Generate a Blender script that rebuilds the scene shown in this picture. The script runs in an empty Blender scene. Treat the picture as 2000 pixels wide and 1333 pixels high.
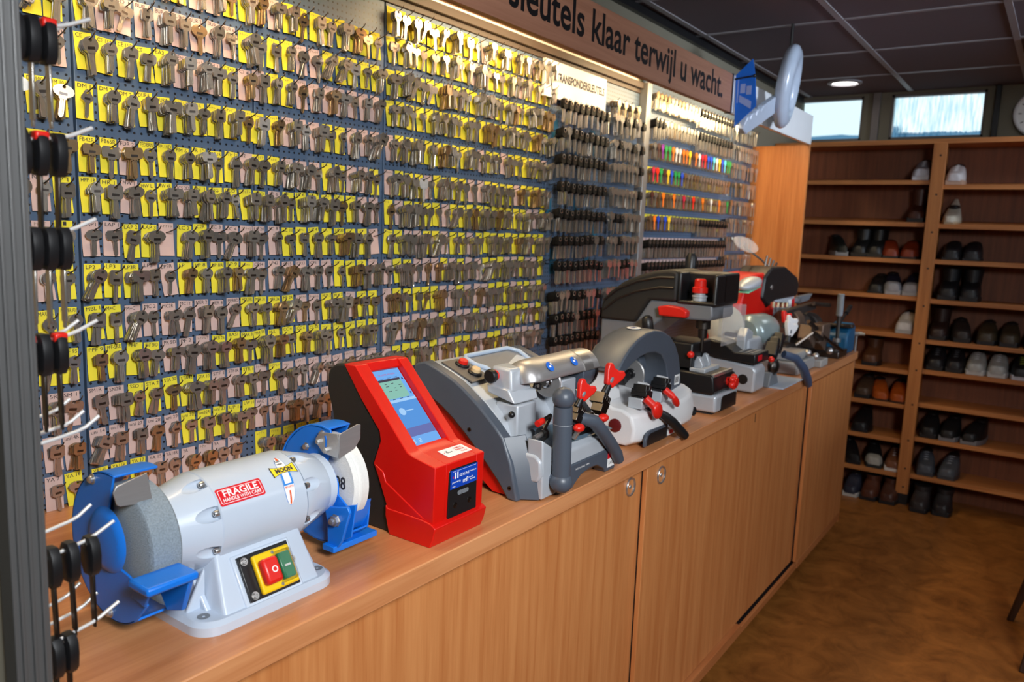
import bpy, math, random
from math import sin, cos, pi, radians, sqrt, atan2
from mathutils import Vector, Matrix, Quaternion
rng = random.Random(7)
C = bpy.context.scene.collection
V = Vector

# ------------------------------------------------------------------ mesh helper
class MB:
    def __init__(s): s.v = []; s.f = []; s.m = []; s.mi = 0
    def add(s, vs, fs):
        b = len(s.v); s.v += [tuple(x) for x in vs]
        for f in fs: s.f.append(tuple(i + b for i in f)); s.m.append(s.mi)
        return s
    def mat(s, i): s.mi = i; return s
    def box(s, c, d, rot=None):
        hx, hy, hz = d[0]/2, d[1]/2, d[2]/2
        vs = [V((x, y, z)) for z in (-hz, hz) for y in (-hy, hy) for x in (-hx, hx)]
        if rot is not None: vs = [rot @ p for p in vs]
        c = V(c)
        return s.add([p + c for p in vs], [(0,2,3,1),(4,5,7,6),(0,1,5,4),(2,6,7,3),(0,4,6,2),(1,3,7,5)])
    def bb(s, lo, hi):
        return s.box([(a+b)/2 for a, b in zip(lo, hi)], [abs(b-a) for a, b in zip(lo, hi)])
    def lathe(s, p0, axis, prof, n=28, cap=True, a0=0.0, a1=2*pi):
        p0 = V(p0); w = V(axis).normalized()
        u = w.orthogonal().normalized() if abs(w.z) > .9 or True else None
        if abs(w.z) < .9: u = V((0,0,1)).cross(w).normalized()
        v = w.cross(u)
        full = abs(a1-a0-2*pi) < 1e-6
        m = n if full else n+1
        vs = []; fs = []
        for t, r in prof:
            for i in range(m):
                a = a0 + (a1-a0)*i/n
                vs.append(p0 + w*t + (u*cos(a) + v*sin(a))*r)
        for k in range(len(prof)-1):
            for i in range(n):
                j = (i+1) % m
                fs.append((k*m+i, k*m+j, (k+1)*m+j, (k+1)*m+i))
        if cap and full:
            if prof[0][1] > 1e-6: fs.append(tuple(range(m-1, -1, -1)))
            if prof[-1][1] > 1e-6: fs.append(tuple((len(prof)-1)*m + i for i in range(m)))
        return s.add(vs, fs)
    def cyl(s, p0, p1, r0, r1=None, n=24):
        p0 = V(p0); p1 = V(p1); d = p1-p0
        return s.lathe(p0, d, [(0, r0), (d.length, r0 if r1 is None else r1)], n)
    def prism(s, pts, o, u, v, w):
        o = V(o); u = V(u); v = V(v); w = V(w); n = len(pts)
        a = [o + u*p[0] + v*p[1] for p in pts]
        vs = a + [p + w for p in a]
        if u.cross(v).dot(w) < 0:
            pass
        area = sum(pts[i][0]*pts[(i+1) % n][1] - pts[(i+1) % n][0]*pts[i][1] for i in range(n))
        flip = (area > 0) != (u.cross(v).dot(w) > 0)
        f0 = tuple(range(n-1, -1, -1)); f1 = tuple(n+i for i in range(n))
        sd = [(i, (i+1) % n, n+(i+1) % n, n+i) for i in range(n)]
        fs = [f0, f1] + sd
        if flip: fs = [tuple(reversed(f)) for f in fs]
        return s.add(vs, fs)
    def loft(s, rings, cap=True):
        n = len(rings[0]); vs = [p for r in rings for p in r]; fs = []
        for k in range(len(rings)-1):
            for i in range(n):
                j = (i+1) % n
                fs.append((k*n+i, k*n+j, (k+1)*n+j, (k+1)*n+i))
        if cap:
            fs.append(tuple(range(n-1, -1, -1))); fs.append(tuple((len(rings)-1)*n+i for i in range(n)))
        return s.add(vs, fs)
    def tube(s, pts, r, n=8, cap=True):
        pts = [V(p) for p in pts]; rs = r if isinstance(r, (list, tuple)) else [r]*len(pts)
        t0 = (pts[1]-pts[0]).normalized(); u = t0.orthogonal().normalized(); rings = []
        for i, p in enumerate(pts):
            t = (pts[min(i+1, len(pts)-1)] - pts[max(i-1, 0)]).normalized()
            u = (u - t*u.dot(t)).normalized(); v = t.cross(u)
            rings.append([p + (u*cos(2*pi*k/n) + v*sin(2*pi*k/n))*rs[i] for k in range(n)])
        return s.loft(rings, cap)
    def sph(s, c, r, sc=(1,1,1), n=20, m=12, rot=None):
        c = V(c); rings = []
        vs = []; fs = []
        vs.append(V((0,0,1)))
        for k in range(1, m):
            t = pi*k/m
            for i in range(n): a = 2*pi*i/n; vs.append(V((sin(t)*cos(a), sin(t)*sin(a), cos(t))))
        vs.append(V((0,0,-1)))
        for i in range(n):
            j = (i+1) % n
            fs.append((0, 1+i, 1+j))
            for k in range(m-2): fs.append((1+k*n+i, 1+(k+1)*n+i, 1+(k+1)*n+j, 1+k*n+j))
            fs.append((1+(m-2)*n+i, len(vs)-1, 1+(m-2)*n+j))
        q = []
        for p in vs:
            p = V((p.x*sc[0]*r, p.y*sc[1]*r, p.z*sc[2]*r))
            if rot is not None: p = rot @ p
            q.append(p + c)
        return s.add(q, fs)
    def text(s, body, o, u, v, size, width=None, align='LEFT', bold=0.0, depth=0.0, mapf=None):
        cu = bpy.data.curves.new('t', 'FONT'); cu.body = body; cu.size = 1.0; cu.offset = bold
        cu.align_x = align; cu.resolution_u = 2 if size < .02 else 5
        ob = bpy.data.objects.new('t', cu); me = bpy.data.meshes.new_from_object(ob)
        o = V(o); u = V(u).normalized(); v = V(v).normalized()
        xs = [p.co.x for p in me.vertices] or [0]
        kx = size
        if width: kx = width / max(1e-6, max(xs) - min(xs))
        pts = [(p.co.x*kx, p.co.y*size) for p in me.vertices]
        fs = [tuple(p.vertices) for p in me.polygons]
        if mapf: s.add([mapf(a, b) for a, b in pts], fs)
        else: s.add([o + u*a + v*b for a, b in pts], fs)
        bpy.data.objects.remove(ob); bpy.data.curves.remove(cu); bpy.data.meshes.remove(me)
        return s

def wloc(o):
    p = V((0,0,0))
    while o is not None: p += o.location; o = o.parent
    return p
def mk(name, mb, mats, parent=None, bevel=0.0, seg=2, smooth=35, origin=None):
    me = bpy.data.meshes.new(name)
    if parent is not None: off = wloc(parent)
    elif origin is not None: off = V(origin)
    else:
        xs = list(zip(*mb.v)); off = V(((min(xs[0])+max(xs[0]))/2, (min(xs[1])+max(xs[1]))/2, min(xs[2])))
    me.from_pydata([(a-off.x, b-off.y, c-off.z) for a, b, c in mb.v], [], mb.f)
    if not isinstance(mats, (list, tuple)): mats = [mats]
    for m in mats: me.materials.append(m)
    if len(mats) > 1: me.polygons.foreach_set('material_index', mb.m)
    if smooth:
        me.polygons.foreach_set('use_smooth', [True]*len(me.polygons))
        me.set_sharp_from_angle(angle=radians(smooth))
    me.update()
    o = bpy.data.objects.new(name, me); C.objects.link(o)
    if parent is not None: o.parent = parent
    else: o.location = off
    if bevel:
        b = o.modifiers.new('bev', 'BEVEL'); b.width = bevel; b.segments = seg; b.limit_method = 'ANGLE'; b.angle_limit = radians(40)
        b.harden_normals = False
    return o
def tag(o, label=None, cat=None, group=None, kind=None):
    if label: o['label'] = label
    if cat: o['category'] = cat
    if group: o['group'] = group
    if kind: o['kind'] = kind
    return o
def thing(name, label, cat, loc, group=None):
    o = bpy.data.objects.new(name, None); C.objects.link(o); o.location = loc; o.empty_display_size = .02
    return tag(o, label, cat, group)
def RZ(a): return Matrix.Rotation(a, 3, 'Z')
def RY(a): return Matrix.Rotation(a, 3, 'Y')
def RX(a): return Matrix.Rotation(a, 3, 'X')

# ------------------------------------------------------------------ materials
def lin(c):
    return tuple((x/255/12.92 if x/255 <= .04045 else ((x/255+.055)/1.055)**2.4) for x in c)
def newmat(name):
    m = bpy.data.materials.new(name); m.use_nodes = True
    nt = m.node_tree; b = nt.nodes['Principled BSDF']
    return m, nt, b
def mat(name, rgb, rough=.5, metal=0.0, var=.08, scale=30, bump=0.0, bscale=400, spec=.5, coat=0.0, trans=0.0, stretch=(1,1,1)):
    m, nt, b = newmat(name); N = nt.nodes; L = nt.links
    c = lin(rgb)
    b.inputs['Roughness'].default_value = rough; b.inputs['Metallic'].default_value = metal
    b.inputs['Specular IOR Level'].default_value = spec; b.inputs['Coat Weight'].default_value = coat
    b.inputs['Transmission Weight'].default_value = trans
    tc = N.new('ShaderNodeTexCoord'); mp = N.new('ShaderNodeMapping'); mp.inputs['Scale'].default_value = stretch
    L.new(tc.outputs['Object'], mp.inputs['Vector'])
    nz = N.new('ShaderNodeTexNoise'); nz.inputs['Scale'].default_value = scale; nz.inputs['Detail'].default_value = 3
    L.new(mp.outputs[0], nz.inputs['Vector'])
    mx = N.new('ShaderNodeMix'); mx.data_type = 'RGBA'
    mx.inputs['A'].default_value = tuple(x*(1-var) for x in c)+(1,); mx.inputs['B'].default_value = tuple(min(1, x*(1+var)) for x in c)+(1,)
    L.new(nz.outputs['Fac'], mx.inputs['Factor']); L.new(mx.outputs['Result'], b.inputs['Base Color'])
    if bump:
        n2 = N.new('ShaderNodeTexNoise'); n2.inputs['Scale'].default_value = bscale; L.new(mp.outputs[0], n2.inputs['Vector'])
        bp = N.new('ShaderNodeBump'); bp.inputs['Strength'].default_value = bump; bp.inputs['Distance'].default_value = .001
        L.new(n2.outputs['Fac'], bp.inputs['Height']); L.new(bp.outputs[0], b.inputs['Normal'])
    return m
def wood(name, rgb, rgb2, axis='y', rough=.38, k=1.0):
    m, nt, b = newmat(name); N = nt.nodes; L = nt.links
    b.inputs['Roughness'].default_value = rough
    tc = N.new('ShaderNodeTexCoord'); mp = N.new('ShaderNodeMapping')
    sc = {'y': (26*k, 1.1*k, 26*k), 'z': (26*k, 26*k, 1.1*k), 'x': (1.1*k, 26*k, 26*k)}[axis]
    mp.inputs['Scale'].default_value = sc; L.new(tc.outputs['Object'], mp.inputs['Vector'])
    nz = N.new('ShaderNodeTexNoise'); nz.inputs['Scale'].default_value = 1.6; nz.inputs['Detail'].default_value = 6; nz.inputs['Distortion'].default_value = .6
    L.new(mp.outputs[0], nz.inputs['Vector'])
    n2 = N.new('ShaderNodeTexNoise'); n2.inputs['Scale'].default_value = 9; n2.inputs['Detail'].default_value = 2; L.new(mp.outputs[0], n2.inputs['Vector'])
    ad = N.new('ShaderNodeMath'); ad.operation = 'MULTIPLY_ADD'; ad.inputs[1].default_value = .35
    L.new(n2.outputs['Fac'], ad.inputs[0]); L.new(nz.outputs['Fac'], ad.inputs[2])
    cr = N.new('ShaderNodeValToRGB'); e = cr.color_ramp.elements
    e[0].position = .45; e[0].color = lin(rgb2)+(1,); e[1].position = .85; e[1].color = lin(rgb)+(1,)
    L.new(ad.outputs[0], cr.inputs[0]); L.new(cr.outputs[0], b.inputs['Base Color'])
    return m
def emit(name, rgb, strength):
    m = bpy.data.materials.new(name); m.use_nodes = True; nt = m.node_tree; nt.nodes.clear()
    e = nt.nodes.new('ShaderNodeEmission'); e.inputs[0].default_value = lin(rgb)+(1,); e.inputs[1].default_value = strength
    o = nt.nodes.new('ShaderNodeOutputMaterial'); nt.links.new(e.outputs[0], o.inputs[0])
    return m
def glassy(name, rgb, alpha=.25, rough=.05):
    m, nt, b = newmat(name)
    b.inputs['Base Color'].default_value = lin(rgb)+(1,); b.inputs['Roughness'].default_value = rough; b.inputs['Alpha'].default_value = alpha
    return m

M = {}
M['wood_top'] = wood('wood worktop', (208,144,96), (184,116,70), 'y', .33)
M['wood_door'] = wood('wood door', (208,140,84), (186,114,62), 'z', .42)
M['wood_edge'] = wood('wood edge', (194,126,76), (172,102,56), 'y', .42)
M['wood_shelf'] = wood('wood shelf', (196,128,72), (166,100,50), 'x', .5)
M['wood_post'] = wood('wood post', (196,128,70), (168,102,52), 'z', .5)
M['wood_dark'] = wood('wood backing', (138,80,50), (112,62,38), 'z', .55)
M['wood_sign'] = wood('wood sign', (172,124,100), (150,104,82), 'y', .5)
M['wood_orange'] = wood('wood cheek', (206,130,68), (176,100,44), 'z', .45)
M['black'] = mat('black plastic', (24,24,26), .38)
M['black_rough'] = mat('black textured', (30,29,28), .6, bump=.25, bscale=900)
M['dark_grey'] = mat('dark grey paint', (74,82,94), .4, bump=.08, bscale=1200)
M['mid_grey'] = mat('grey paint', (112,116,122), .42, bump=.06, bscale=900)
M['silver'] = mat('silver paint', (190,196,204), .36, .25, bump=.05, bscale=900)
M['light_grey'] = mat('light grey enamel', (190,201,216), .3, var=.03, coat=.3)
M['white'] = mat('white plastic', (222,222,224), .38, var=.03)
M['red'] = mat('red plastic', (206,18,10), .36, var=.05, bump=.12, bscale=1100)
M['red_knob'] = mat('red knob plastic', (214,34,24), .35)
M['blue'] = mat('blue enamel', (20,116,220), .34, var=.05)
M['steel'] = mat('steel', (196,194,192), .3, .85)
M['steel_dark'] = mat('dark steel', (96,90,86), .35, 1.0, var=.2)
M['chrome'] = mat('chrome', (225,225,228), .12, 1.0)
M['brushed'] = mat('brushed steel', (186,184,184), .38, .7, var=.1, scale=300, stretch=(1,.05,1))
M['nickel'] = mat('nickel', (192,187,180), .27, .86, var=.15, scale=120)
M['brass'] = mat('brass', (196,170,134), .27, .88, var=.15, scale=120)
M['pale_wire'] = mat('bright wire', (226,226,226), .3, .35)
M['stone'] = mat('grey abrasive', (130,142,152), .9, var=.5, scale=520, bump=.8, bscale=700)
M['stone_white'] = mat('white abrasive', (226,224,220), .9, var=.08, scale=300, bump=.5, bscale=700)
M['yellow_card'] = mat('yellow paper', (236,220,56), .8, var=.05, scale=60)
M['pink_card'] = mat('pink paper', (206,176,168), .8, var=.05, scale=60)
M['ink'] = mat('ink', (48,44,48), .7)
M['ink_soft'] = mat('pencil', (128,110,84), .8)
M['yellow'] = mat('yellow plastic', (240,196,10), .4)
M['green'] = mat('green plastic', (10,136,92), .4)
M['vinyl_red'] = mat('red vinyl', (212,22,36), .4, var=.03)
M['vinyl_white'] = mat('white vinyl', (240,240,240), .4, var=.02)
M['paint_wall'] = mat('wall paint', (118,112,96), .85, var=.05, scale=8)
M['cream'] = mat('cream panel', (196,192,172), .7, var=.04, scale=10)
M['ceil_tile'] = mat('ceiling tile', (104,92,98), .95, var=.12, scale=200, bump=.3, bscale=300)
M['ceil_rail'] = mat('ceiling rail', (150,146,150), .5)
M['alu'] = mat('aluminium profile', (112,112,112), .42, .6)
M['alu_light'] = mat('pale aluminium', (146,148,150), .4, .6)
M['rubber'] = mat('rubber', (28,28,30), .7)
M['fob_black'] = mat('matt black bow', (9,9,10), .6, spec=.2)
M['blue_vinyl'] = mat('blue vinyl', (20,104,214), .4, var=.03)
M['beige'] = mat('beige plastic', (216,186,140), .35)
# ------------------------------------------------------------------ camera (real camera pose, fitted to the room's straight edges)
F_PX = 1526.37
Rw = ((0.81570776, 0.57723767, 0.03765012), (0.11351617, -0.09591193, -0.98889584), (-0.56721683, 0.8109239, -0.14376191))
CAMP = V((1.32, 0.0, 1.36))
cd = bpy.data.cameras.new('camera'); cam = bpy.data.objects.new('camera', cd); C.objects.link(cam)
right = V(Rw[0]); up = -V(Rw[1]); back = -V(Rw[2])
mw = Matrix((right, up, back)).transposed().to_4x4(); mw.translation = CAMP
cam.matrix_world = mw
cd.sensor_width = 36; cd.lens = F_PX/2000*36; cd.clip_start = .02
bpy.context.scene.camera = cam

# ------------------------------------------------------------------ the room
ZT = .87; CEIL = 2.18
def struct(name, mb, m, **k): return tag(mk(name, mb, m, **k), kind='structure')
# floor: mottled brown linoleum
fm, nt, b = newmat('marbled linoleum'); N = nt.nodes; L = nt.links
tc = N.new('ShaderNodeTexCoord'); nz = N.new('ShaderNodeTexNoise'); nz.inputs['Scale'].default_value = 9; nz.inputs['Detail'].default_value = 9; nz.inputs['Roughness'].default_value = .7; nz.inputs['Distortion'].default_value = .8
L.new(tc.outputs['Object'], nz.inputs['Vector']); cr = N.new('ShaderNodeValToRGB'); e = cr.color_ramp.elements
e[0].position = .32; e[0].color = lin((116,68,24))+(1,); e[1].position = .68; e[1].color = lin((172,108,48))+(1,)
L.new(nz.outputs['Fac'], cr.inputs[0]); L.new(cr.outputs[0], b.inputs['Base Color']); b.inputs['Roughness'].default_value = .42
struct('floor', MB().bb((-.07,-2.6,-.06), (4.2,4.86,0)), fm, smooth=0)
struct('wall_left', MB().bb((-.17,-2.6,0), (-.066,4.95,CEIL)), M['paint_wall'], smooth=0)
struct('wall_right', MB().bb((4.2,-2.6,0), (4.3,4.95,CEIL)), M['paint_wall'], smooth=0)
struct('wall_front', MB().bb((-.17,-2.7,0), (4.3,-2.6,CEIL)), M['paint_wall'], smooth=0)
# back wall with two window openings
WZ0, WZ1 = 1.925, 2.165
mb = MB()
for lo, hi in [((-.17,0),(4.3,WZ0)), ((-.17,WZ1),(4.3,CEIL)), ((-.17,WZ0),(-.1,WZ1)), ((.285,WZ0),(.43,WZ1)), ((.885,WZ0),(4.3,WZ1))]:
    mb.bb((lo[0],4.85,lo[1]), (hi[0],4.95,hi[1]))
struct('wall_back', mb, M['paint_wall'], smooth=0)
# ceiling: tiles on a rail grid
struct('ceiling', MB().bb((-.17,-2.7,CEIL), (4.3,4.95,CEIL+.06)), M['ceil_tile'], smooth=0)
n = 0
for x in (-.01, .525, 1.06, 1.6, 2.14, 2.68, 3.22, 3.76):
    n += 1; struct('trim_%d' % n, MB().bb((x-.012,-2.6,CEIL-.004), (x+.012,4.85,CEIL+.002)), M['ceil_rail'], smooth=0)
for y in [4.33-.56*k for k in range(12)]:
    n += 1; struct('trim_%d' % n, MB().bb((-.066,y-.01,CEIL-.0035), (4.2,y+.01,CEIL+.001)), M['ceil_rail'], smooth=0)
n += 1; struct('trim_%d' % n, MB().bb((-.066,-2.6,CEIL-.03), (-.045,4.85,CEIL)), M['black'], smooth=0)
# windows: frame, pane
frame_m = mat('window frame', (118,110,106), .5)
gm, nt, b = newmat('wet window glass'); N = nt.nodes; L = nt.links
b.inputs['Base Color'].default_value = (.8,.93,.97,1); b.inputs['Roughness'].default_value = .05; b.inputs['Transmission Weight'].default_value = 1; b.inputs['IOR'].default_value = 1.06
tc = N.new('ShaderNodeTexCoord'); mp = N.new('ShaderNodeMapping'); mp.inputs['Scale'].default_value = (90,90,9); L.new(tc.outputs['Object'], mp.inputs[0])
nz = N.new('ShaderNodeTexNoise'); nz.inputs['Scale'].default_value = 1; nz.inputs['Detail'].default_value = 4; L.new(mp.outputs[0], nz.inputs['Vector'])
bp = N.new('ShaderNodeBump'); bp.inputs['Strength'].default_value = .5; bp.inputs['Distance'].default_value = .01; L.new(nz.outputs['Fac'], bp.inputs['Height']); L.new(bp.outputs[0], b.inputs['Normal'])
gm2 = gm.copy(); gm2.name = 'clear window glass'
wr = N.new('ShaderNodeValToRGB'); wr.color_ramp.elements[0].position = .40; wr.color_ramp.elements[0].color = (.50,.72,.80,1); wr.color_ramp.elements[1].position = .56; wr.color_ramp.elements[1].color = (1,1,1,1)
L.new(nz.outputs['Fac'], wr.inputs[0]); L.new(wr.outputs[0], b.inputs['Base Color'])
gm2.node_tree.nodes['Bump'].inputs['Strength'].default_value = 0.0
bp.inputs['Strength'].default_value = .16
for k, (x0, x1) in enumerate(((-.1,.285), (.43,.885))):
    w = thing('window_%d' % (k+1), None, None, (x0,4.86,WZ0)); w['kind'] = 'structure'
    mb = MB(); t = .012
    mb.bb((x0,4.86,WZ0),(x0+t,4.9,WZ1)).bb((x1-t,4.86,WZ0),(x1,4.9,WZ1)).bb((x0,4.86,WZ0),(x1,4.9,WZ0+t)).bb((x0,4.86,WZ1-t),(x1,4.9,WZ1))
    mk('window_frame', mb, frame_m, w, smooth=0)
    mk('pane', MB().bb((x0+t,4.874,WZ0+t),(x1-t,4.88,WZ1-t)), (gm2, gm)[k], w, smooth=0)
# mullion post strips beside the windows
n += 1; struct('trim_%d' % n, MB().bb((.335,4.835,WZ0-.05),(.375,4.852,CEIL)), frame_m, bevel=.003)
n += 1; struct('trim_%d' % n, MB().bb((.925,4.82,WZ0-.05),(.95,4.852,CEIL)), M['black'], bevel=.003)
# the hazy treeline outside, far beyond the glass
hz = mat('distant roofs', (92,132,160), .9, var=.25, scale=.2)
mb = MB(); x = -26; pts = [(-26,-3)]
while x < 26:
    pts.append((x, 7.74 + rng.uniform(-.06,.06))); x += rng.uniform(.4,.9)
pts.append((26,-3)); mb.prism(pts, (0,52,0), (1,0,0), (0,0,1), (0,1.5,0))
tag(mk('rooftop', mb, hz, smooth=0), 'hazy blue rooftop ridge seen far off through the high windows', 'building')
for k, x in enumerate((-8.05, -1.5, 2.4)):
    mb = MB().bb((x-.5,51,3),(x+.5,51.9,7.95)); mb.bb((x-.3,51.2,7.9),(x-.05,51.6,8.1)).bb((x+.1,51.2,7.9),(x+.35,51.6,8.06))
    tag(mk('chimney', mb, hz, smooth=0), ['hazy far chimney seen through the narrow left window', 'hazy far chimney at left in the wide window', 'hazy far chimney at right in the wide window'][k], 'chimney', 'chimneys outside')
# lamp fittings on the ceiling
lamp_hot = emit('lamp glow', (255,252,246), 14)
t = thing('downlight', 'round recessed white downlight glowing near the back windows', 'ceiling lamp', (.265,4.46,CEIL-.01))
mk('trim_ring', MB().lathe((.265,4.46,CEIL), (0,0,-1), [(0,.085),(.008,.085),(.012,.068),(.004,.062)], 32, cap=False), M['ceil_rail'], t)
mk('diffuser', MB().lathe((.265,4.46,CEIL-.004), (0,0,-1), [(0,.0),(.0001,.062)], 32, cap=False), lamp_hot, t)
def panel_lamp(x0, x1, y0, y1, label, mm):
    t = thing('ceiling_panel_lamp', label, 'ceiling lamp', ((x0+x1)/2,(y0+y1)/2,CEIL-.02))
    mb = MB(); w = .012
    mb.bb((x0,y0,CEIL-.012),(x0+w,y1,CEIL)).bb((x1-w,y0,CEIL-.012),(x1,y1,CEIL)).bb((x0,y0,CEIL-.012),(x1,y0+w,CEIL)).bb((x0,y1-w,CEIL-.012),(x1,y1,CEIL))
    mk('lamp_frame', mb, M['ceil_rail'], t, smooth=0)
    mk('diffuser', MB().add([(x0+w,y0+w,CEIL-.006),(x1-w,y0+w,CEIL-.006),(x1-w,y1-w,CEIL-.006),(x0+w,y1-w,CEIL-.006)], [(0,3,2,1)]), mm, t, smooth=0)
panel_lamp(1.10,1.62,3.80,4.32, 'square glowing ceiling lamp panel cut by the right picture edge', emit('panel glow', (246,250,255), 4))
# ---- counter
T = thing('cabinet', 'long beech cabinet with three sliding doors under the machine worktop', 'cabinet', (.3,2.0,0))
mk('plinth', MB().bb((.02,.32,0),(.545,3.62,.075)), M['black'], T, smooth=0)
mk('carcass', MB().bb((0,.314,.075),(.551,.332,.832)).bb((0,3.70,.075),(.597,3.72,.832)).bb((0,.314,.075),(.590,3.72,.095)).bb((0,.314,.095),(.02,3.72,.832)).bb((.53,.33,.812),(.551,3.70,.832)), M['wood_door'], T, bevel=.0015)
mk('base_rail', MB().bb((.575,.314,.085),(.596,2.385,.118)).bb((.575,3.03,.085),(.5975,3.715,.118)).bb((.585,2.385,.085),(.596,3.03,.110)), M['wood_edge'], T, bevel=.001)
mk('track', MB().bb((.572,2.38,.100),(.584,3.03,.1115)), M['black'], T, smooth=0)
def finger(x, y, z, par):
    mb = MB().lathe((x-.0045,y,z), (1,0,0), [(0,.0),(.0005,.017),(.0075,.0185),(.0085,.021),(.006,.0225),(.004,.0225)], 28, cap=False)
    mb.sph((x-.0025,y,z), .006, (1,1,1), 12, 8)
    return mk('finger_pull', mb, M['steel'], par)
def door(y0, y1, x1, knob):
    d = mk('door', MB().bb((x1-.012,y0,.12),(x1,y1,.826)), M['wood_door'], T, bevel=.0012)
    if knob: finger(x1, knob, .783, d)
    return d
door(.335,1.66,.564,1.574); d2 = door(1.629,3.03,.580,1.706); d3 = door(2.999,3.708,.5975,None)
mk('gap_shade_strip', MB().bb((.5642,1.631,.12),(.5678,1.645,.826)), M['black'], d2, smooth=0); mk('gap_shade_strip', MB().bb((.5802,3.001,.12),(.5853,3.015,.826)), M['black'], d3, smooth=0)  # black strips added to stand in for the shade in the door gaps
mk('finger_slot', MB().bb((.5795,2.40,.785),(.5808,2.404,.812)), M['black'], T); mk('finger_slot', MB().bb((.597,3.668,.77),(.598,3.672,.80)), M['steel'], T)
tag(mk('worktop', MB().bb((-.02,.314,ZT-.034),(.606,3.725,ZT)), M['wood_top'], bevel=.002), 'beech laminate worktop running the whole length under the key machines', 'worktop')
# ---- pegboards
pb, nt, b = newmat('blue grey pegboard'); N = nt.nodes; L = nt.links
tc = N.new('ShaderNodeTexCoord'); sp = N.new('ShaderNodeSeparateXYZ'); L.new(tc.outputs['Object'], sp.inputs[0])
def mnode(op, a, bv=None):
    q = N.new('ShaderNodeMath'); q.operation = op
    for i, s_ in enumerate((a, bv)):
        if s_ is None: continue
        if isinstance(s_, (int, float)): q.inputs[i].default_value = s_
        else: L.new(s_, q.inputs[i])
    return q.outputs[0]
P_ = .0128
fy = mnode('SUBTRACT', mnode('FRACT', mnode('DIVIDE', sp.outputs['Y'], P_)), .5); fz = mnode('SUBTRACT', mnode('FRACT', mnode('DIVIDE', sp.outputs['Z'], P_)), .5)
dd = mnode('SQRT', mnode('ADD', mnode('MULTIPLY', fy, fy), mnode('MULTIPLY', fz, fz)))
hole = mnode('LESS_THAN', dd, .17)
mx = N.new('ShaderNodeMix'); mx.data_type = 'RGBA'; L.new(hole, mx.inputs['Factor'])
nz = N.new('ShaderNodeTexNoise'); nz.inputs['Scale'].default_value = 5; L.new(tc.outputs['Object'], nz.inputs['Vector'])
m2 = N.new('ShaderNodeMix'); m2.data_type = 'RGBA'; m2.inputs['A'].default_value = lin((72,92,118))+(1,); m2.inputs['B'].default_value = lin((84,104,130))+(1,)
L.new(nz.outputs['Fac'], m2.inputs['Factor']); L.new(m2.outputs['Result'], mx.inputs['A'])
mx.inputs['B'].default_value = lin((18,20,26))+(1,); L.new(mx.outputs['Result'], b.inputs['Base Color']); b.inputs['Roughness'].default_value = .45
M['peg'] = pb
BOARDS = [('narrow strip of blue perforated board behind the grey panel edge', .32, .642, 1.853), ('first full blue perforated board, behind the bench grinder', .646, .981, 1.853),
          ('second full blue perforated board, above the red touchscreen device', .985, 1.336, 1.853), ('third full blue perforated board, left of the white lettered sign', 1.34, 2.03, 1.853),
          ('blue perforated board of black-headed car keys beneath the white lettered sign', 2.034, 2.628, 1.853), ('blue perforated board right of the grey upright', 2.672, 3.515, 1.93), ('last blue perforated board beside the orange wood cheek', 3.519, 3.885, 1.93)]
for lab, y0, y1, z1 in BOARDS:
    tag(mk('pegboard', MB().bb((-.012,y0,.874),(0,y1,z1)), pb, bevel=.001, origin=(0,y0,.874)), lab, 'pegboard', 'perforated key boards')
tag(mk('header_rail', MB().bb((-.03,.32,1.853),(.004,2.63,1.868)).bb((-.03,.32,1.868),(.016,2.63,1.89)), mat('brown rail', (58,44,36), .5), bevel=.002), 'thin brown rail along the top of the key boards', 'rail')
tag(mk('upright_post', MB().bb((-.03,2.632,.874),(.03,2.668,1.892)), M['alu_light'], bevel=.002), 'pale grey metal upright between the key boards', 'post')
tag(mk('lit_backing', MB().bb((-.0655,.32,1.932),(-.045,3.885,2.02)).bb((-.0655,.32,1.86),(-.031,3.885,1.914)), mat('white backing', (238,232,220), .7), smooth=0), 'strip of white backing board lit up above the key boards', 'board')
# ---- sign box
txt = M['ink']
T = thing('fascia_sign', 'brown wooden fascia sign with large black Dutch lettering above the key boards', 'sign', (.26,1.5,1.80))
mk('sign_board', MB().bb((.252,.318,1.80),(.272,2.812,1.932)), M['wood_sign'], T, bevel=.001)
mk('top_board', MB().bb((-.064,.318,1.915),(.252,2.812,1.93)), M['wood_sign'], T, smooth=0)
mk('lettering', MB().text('sleutels klaar terwijl u wacht.', (.2725,1.435,1.838), (0,1,0), (0,0,1), .112, width=1.285, bold=.017), mat('black letter', (14,14,18), .5), T, smooth=0)
T = thing('white_fascia', 'plain white fascia panel continuing past the lettered sign to its end', 'sign', (.26,3.3,1.80))
mk('fascia_board', MB().bb((.252,2.822,1.80),(.272,3.90,1.932)), M['white'], T, bevel=.001)
mk('top_board', MB().bb((-.066,2.822,1.915),(.252,3.90,1.93)), M['wood_sign'], T, smooth=0)
mk('end_edge', MB().bb((.249,2.812,1.797),(.2735,2.822,1.934)), M['black'], T, smooth=0)
tube_m = emit('fluorescent warm', (255,228,176), 66)
for k, y in enumerate((.42, 1.42, 2.30, 3.06)):
    t = thing('tube_light', ['warm tube lamp behind the sign, over the grinder end', 'warm tube lamp behind the sign, over the second full key board', 'warm tube lamp behind the sign, over the car keys', 'warm tube lamp behind the white fascia, near the orange cheek'][k], 'tube lamp', (.2,y+.3,1.86), 'tube lamps behind the sign')
    mk('tube', MB().cyl((.20,y,1.872),(.20,y+.62,1.872),.013,n=12), tube_m, t)
    mk('batten', MB().bb((.185,y-.04,1.887),(.215,y+.66,1.914)), M['white'], t, smooth=0)
    mk('end_cap', MB().cyl((.20,y-.02,1.872),(.20,y,1.872),.014,n=12), M['white'], t); mk('end_cap', MB().cyl((.20,y+.62,1.872),(.20,y+.64,1.872),.014,n=12), M['white'], t)
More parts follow.
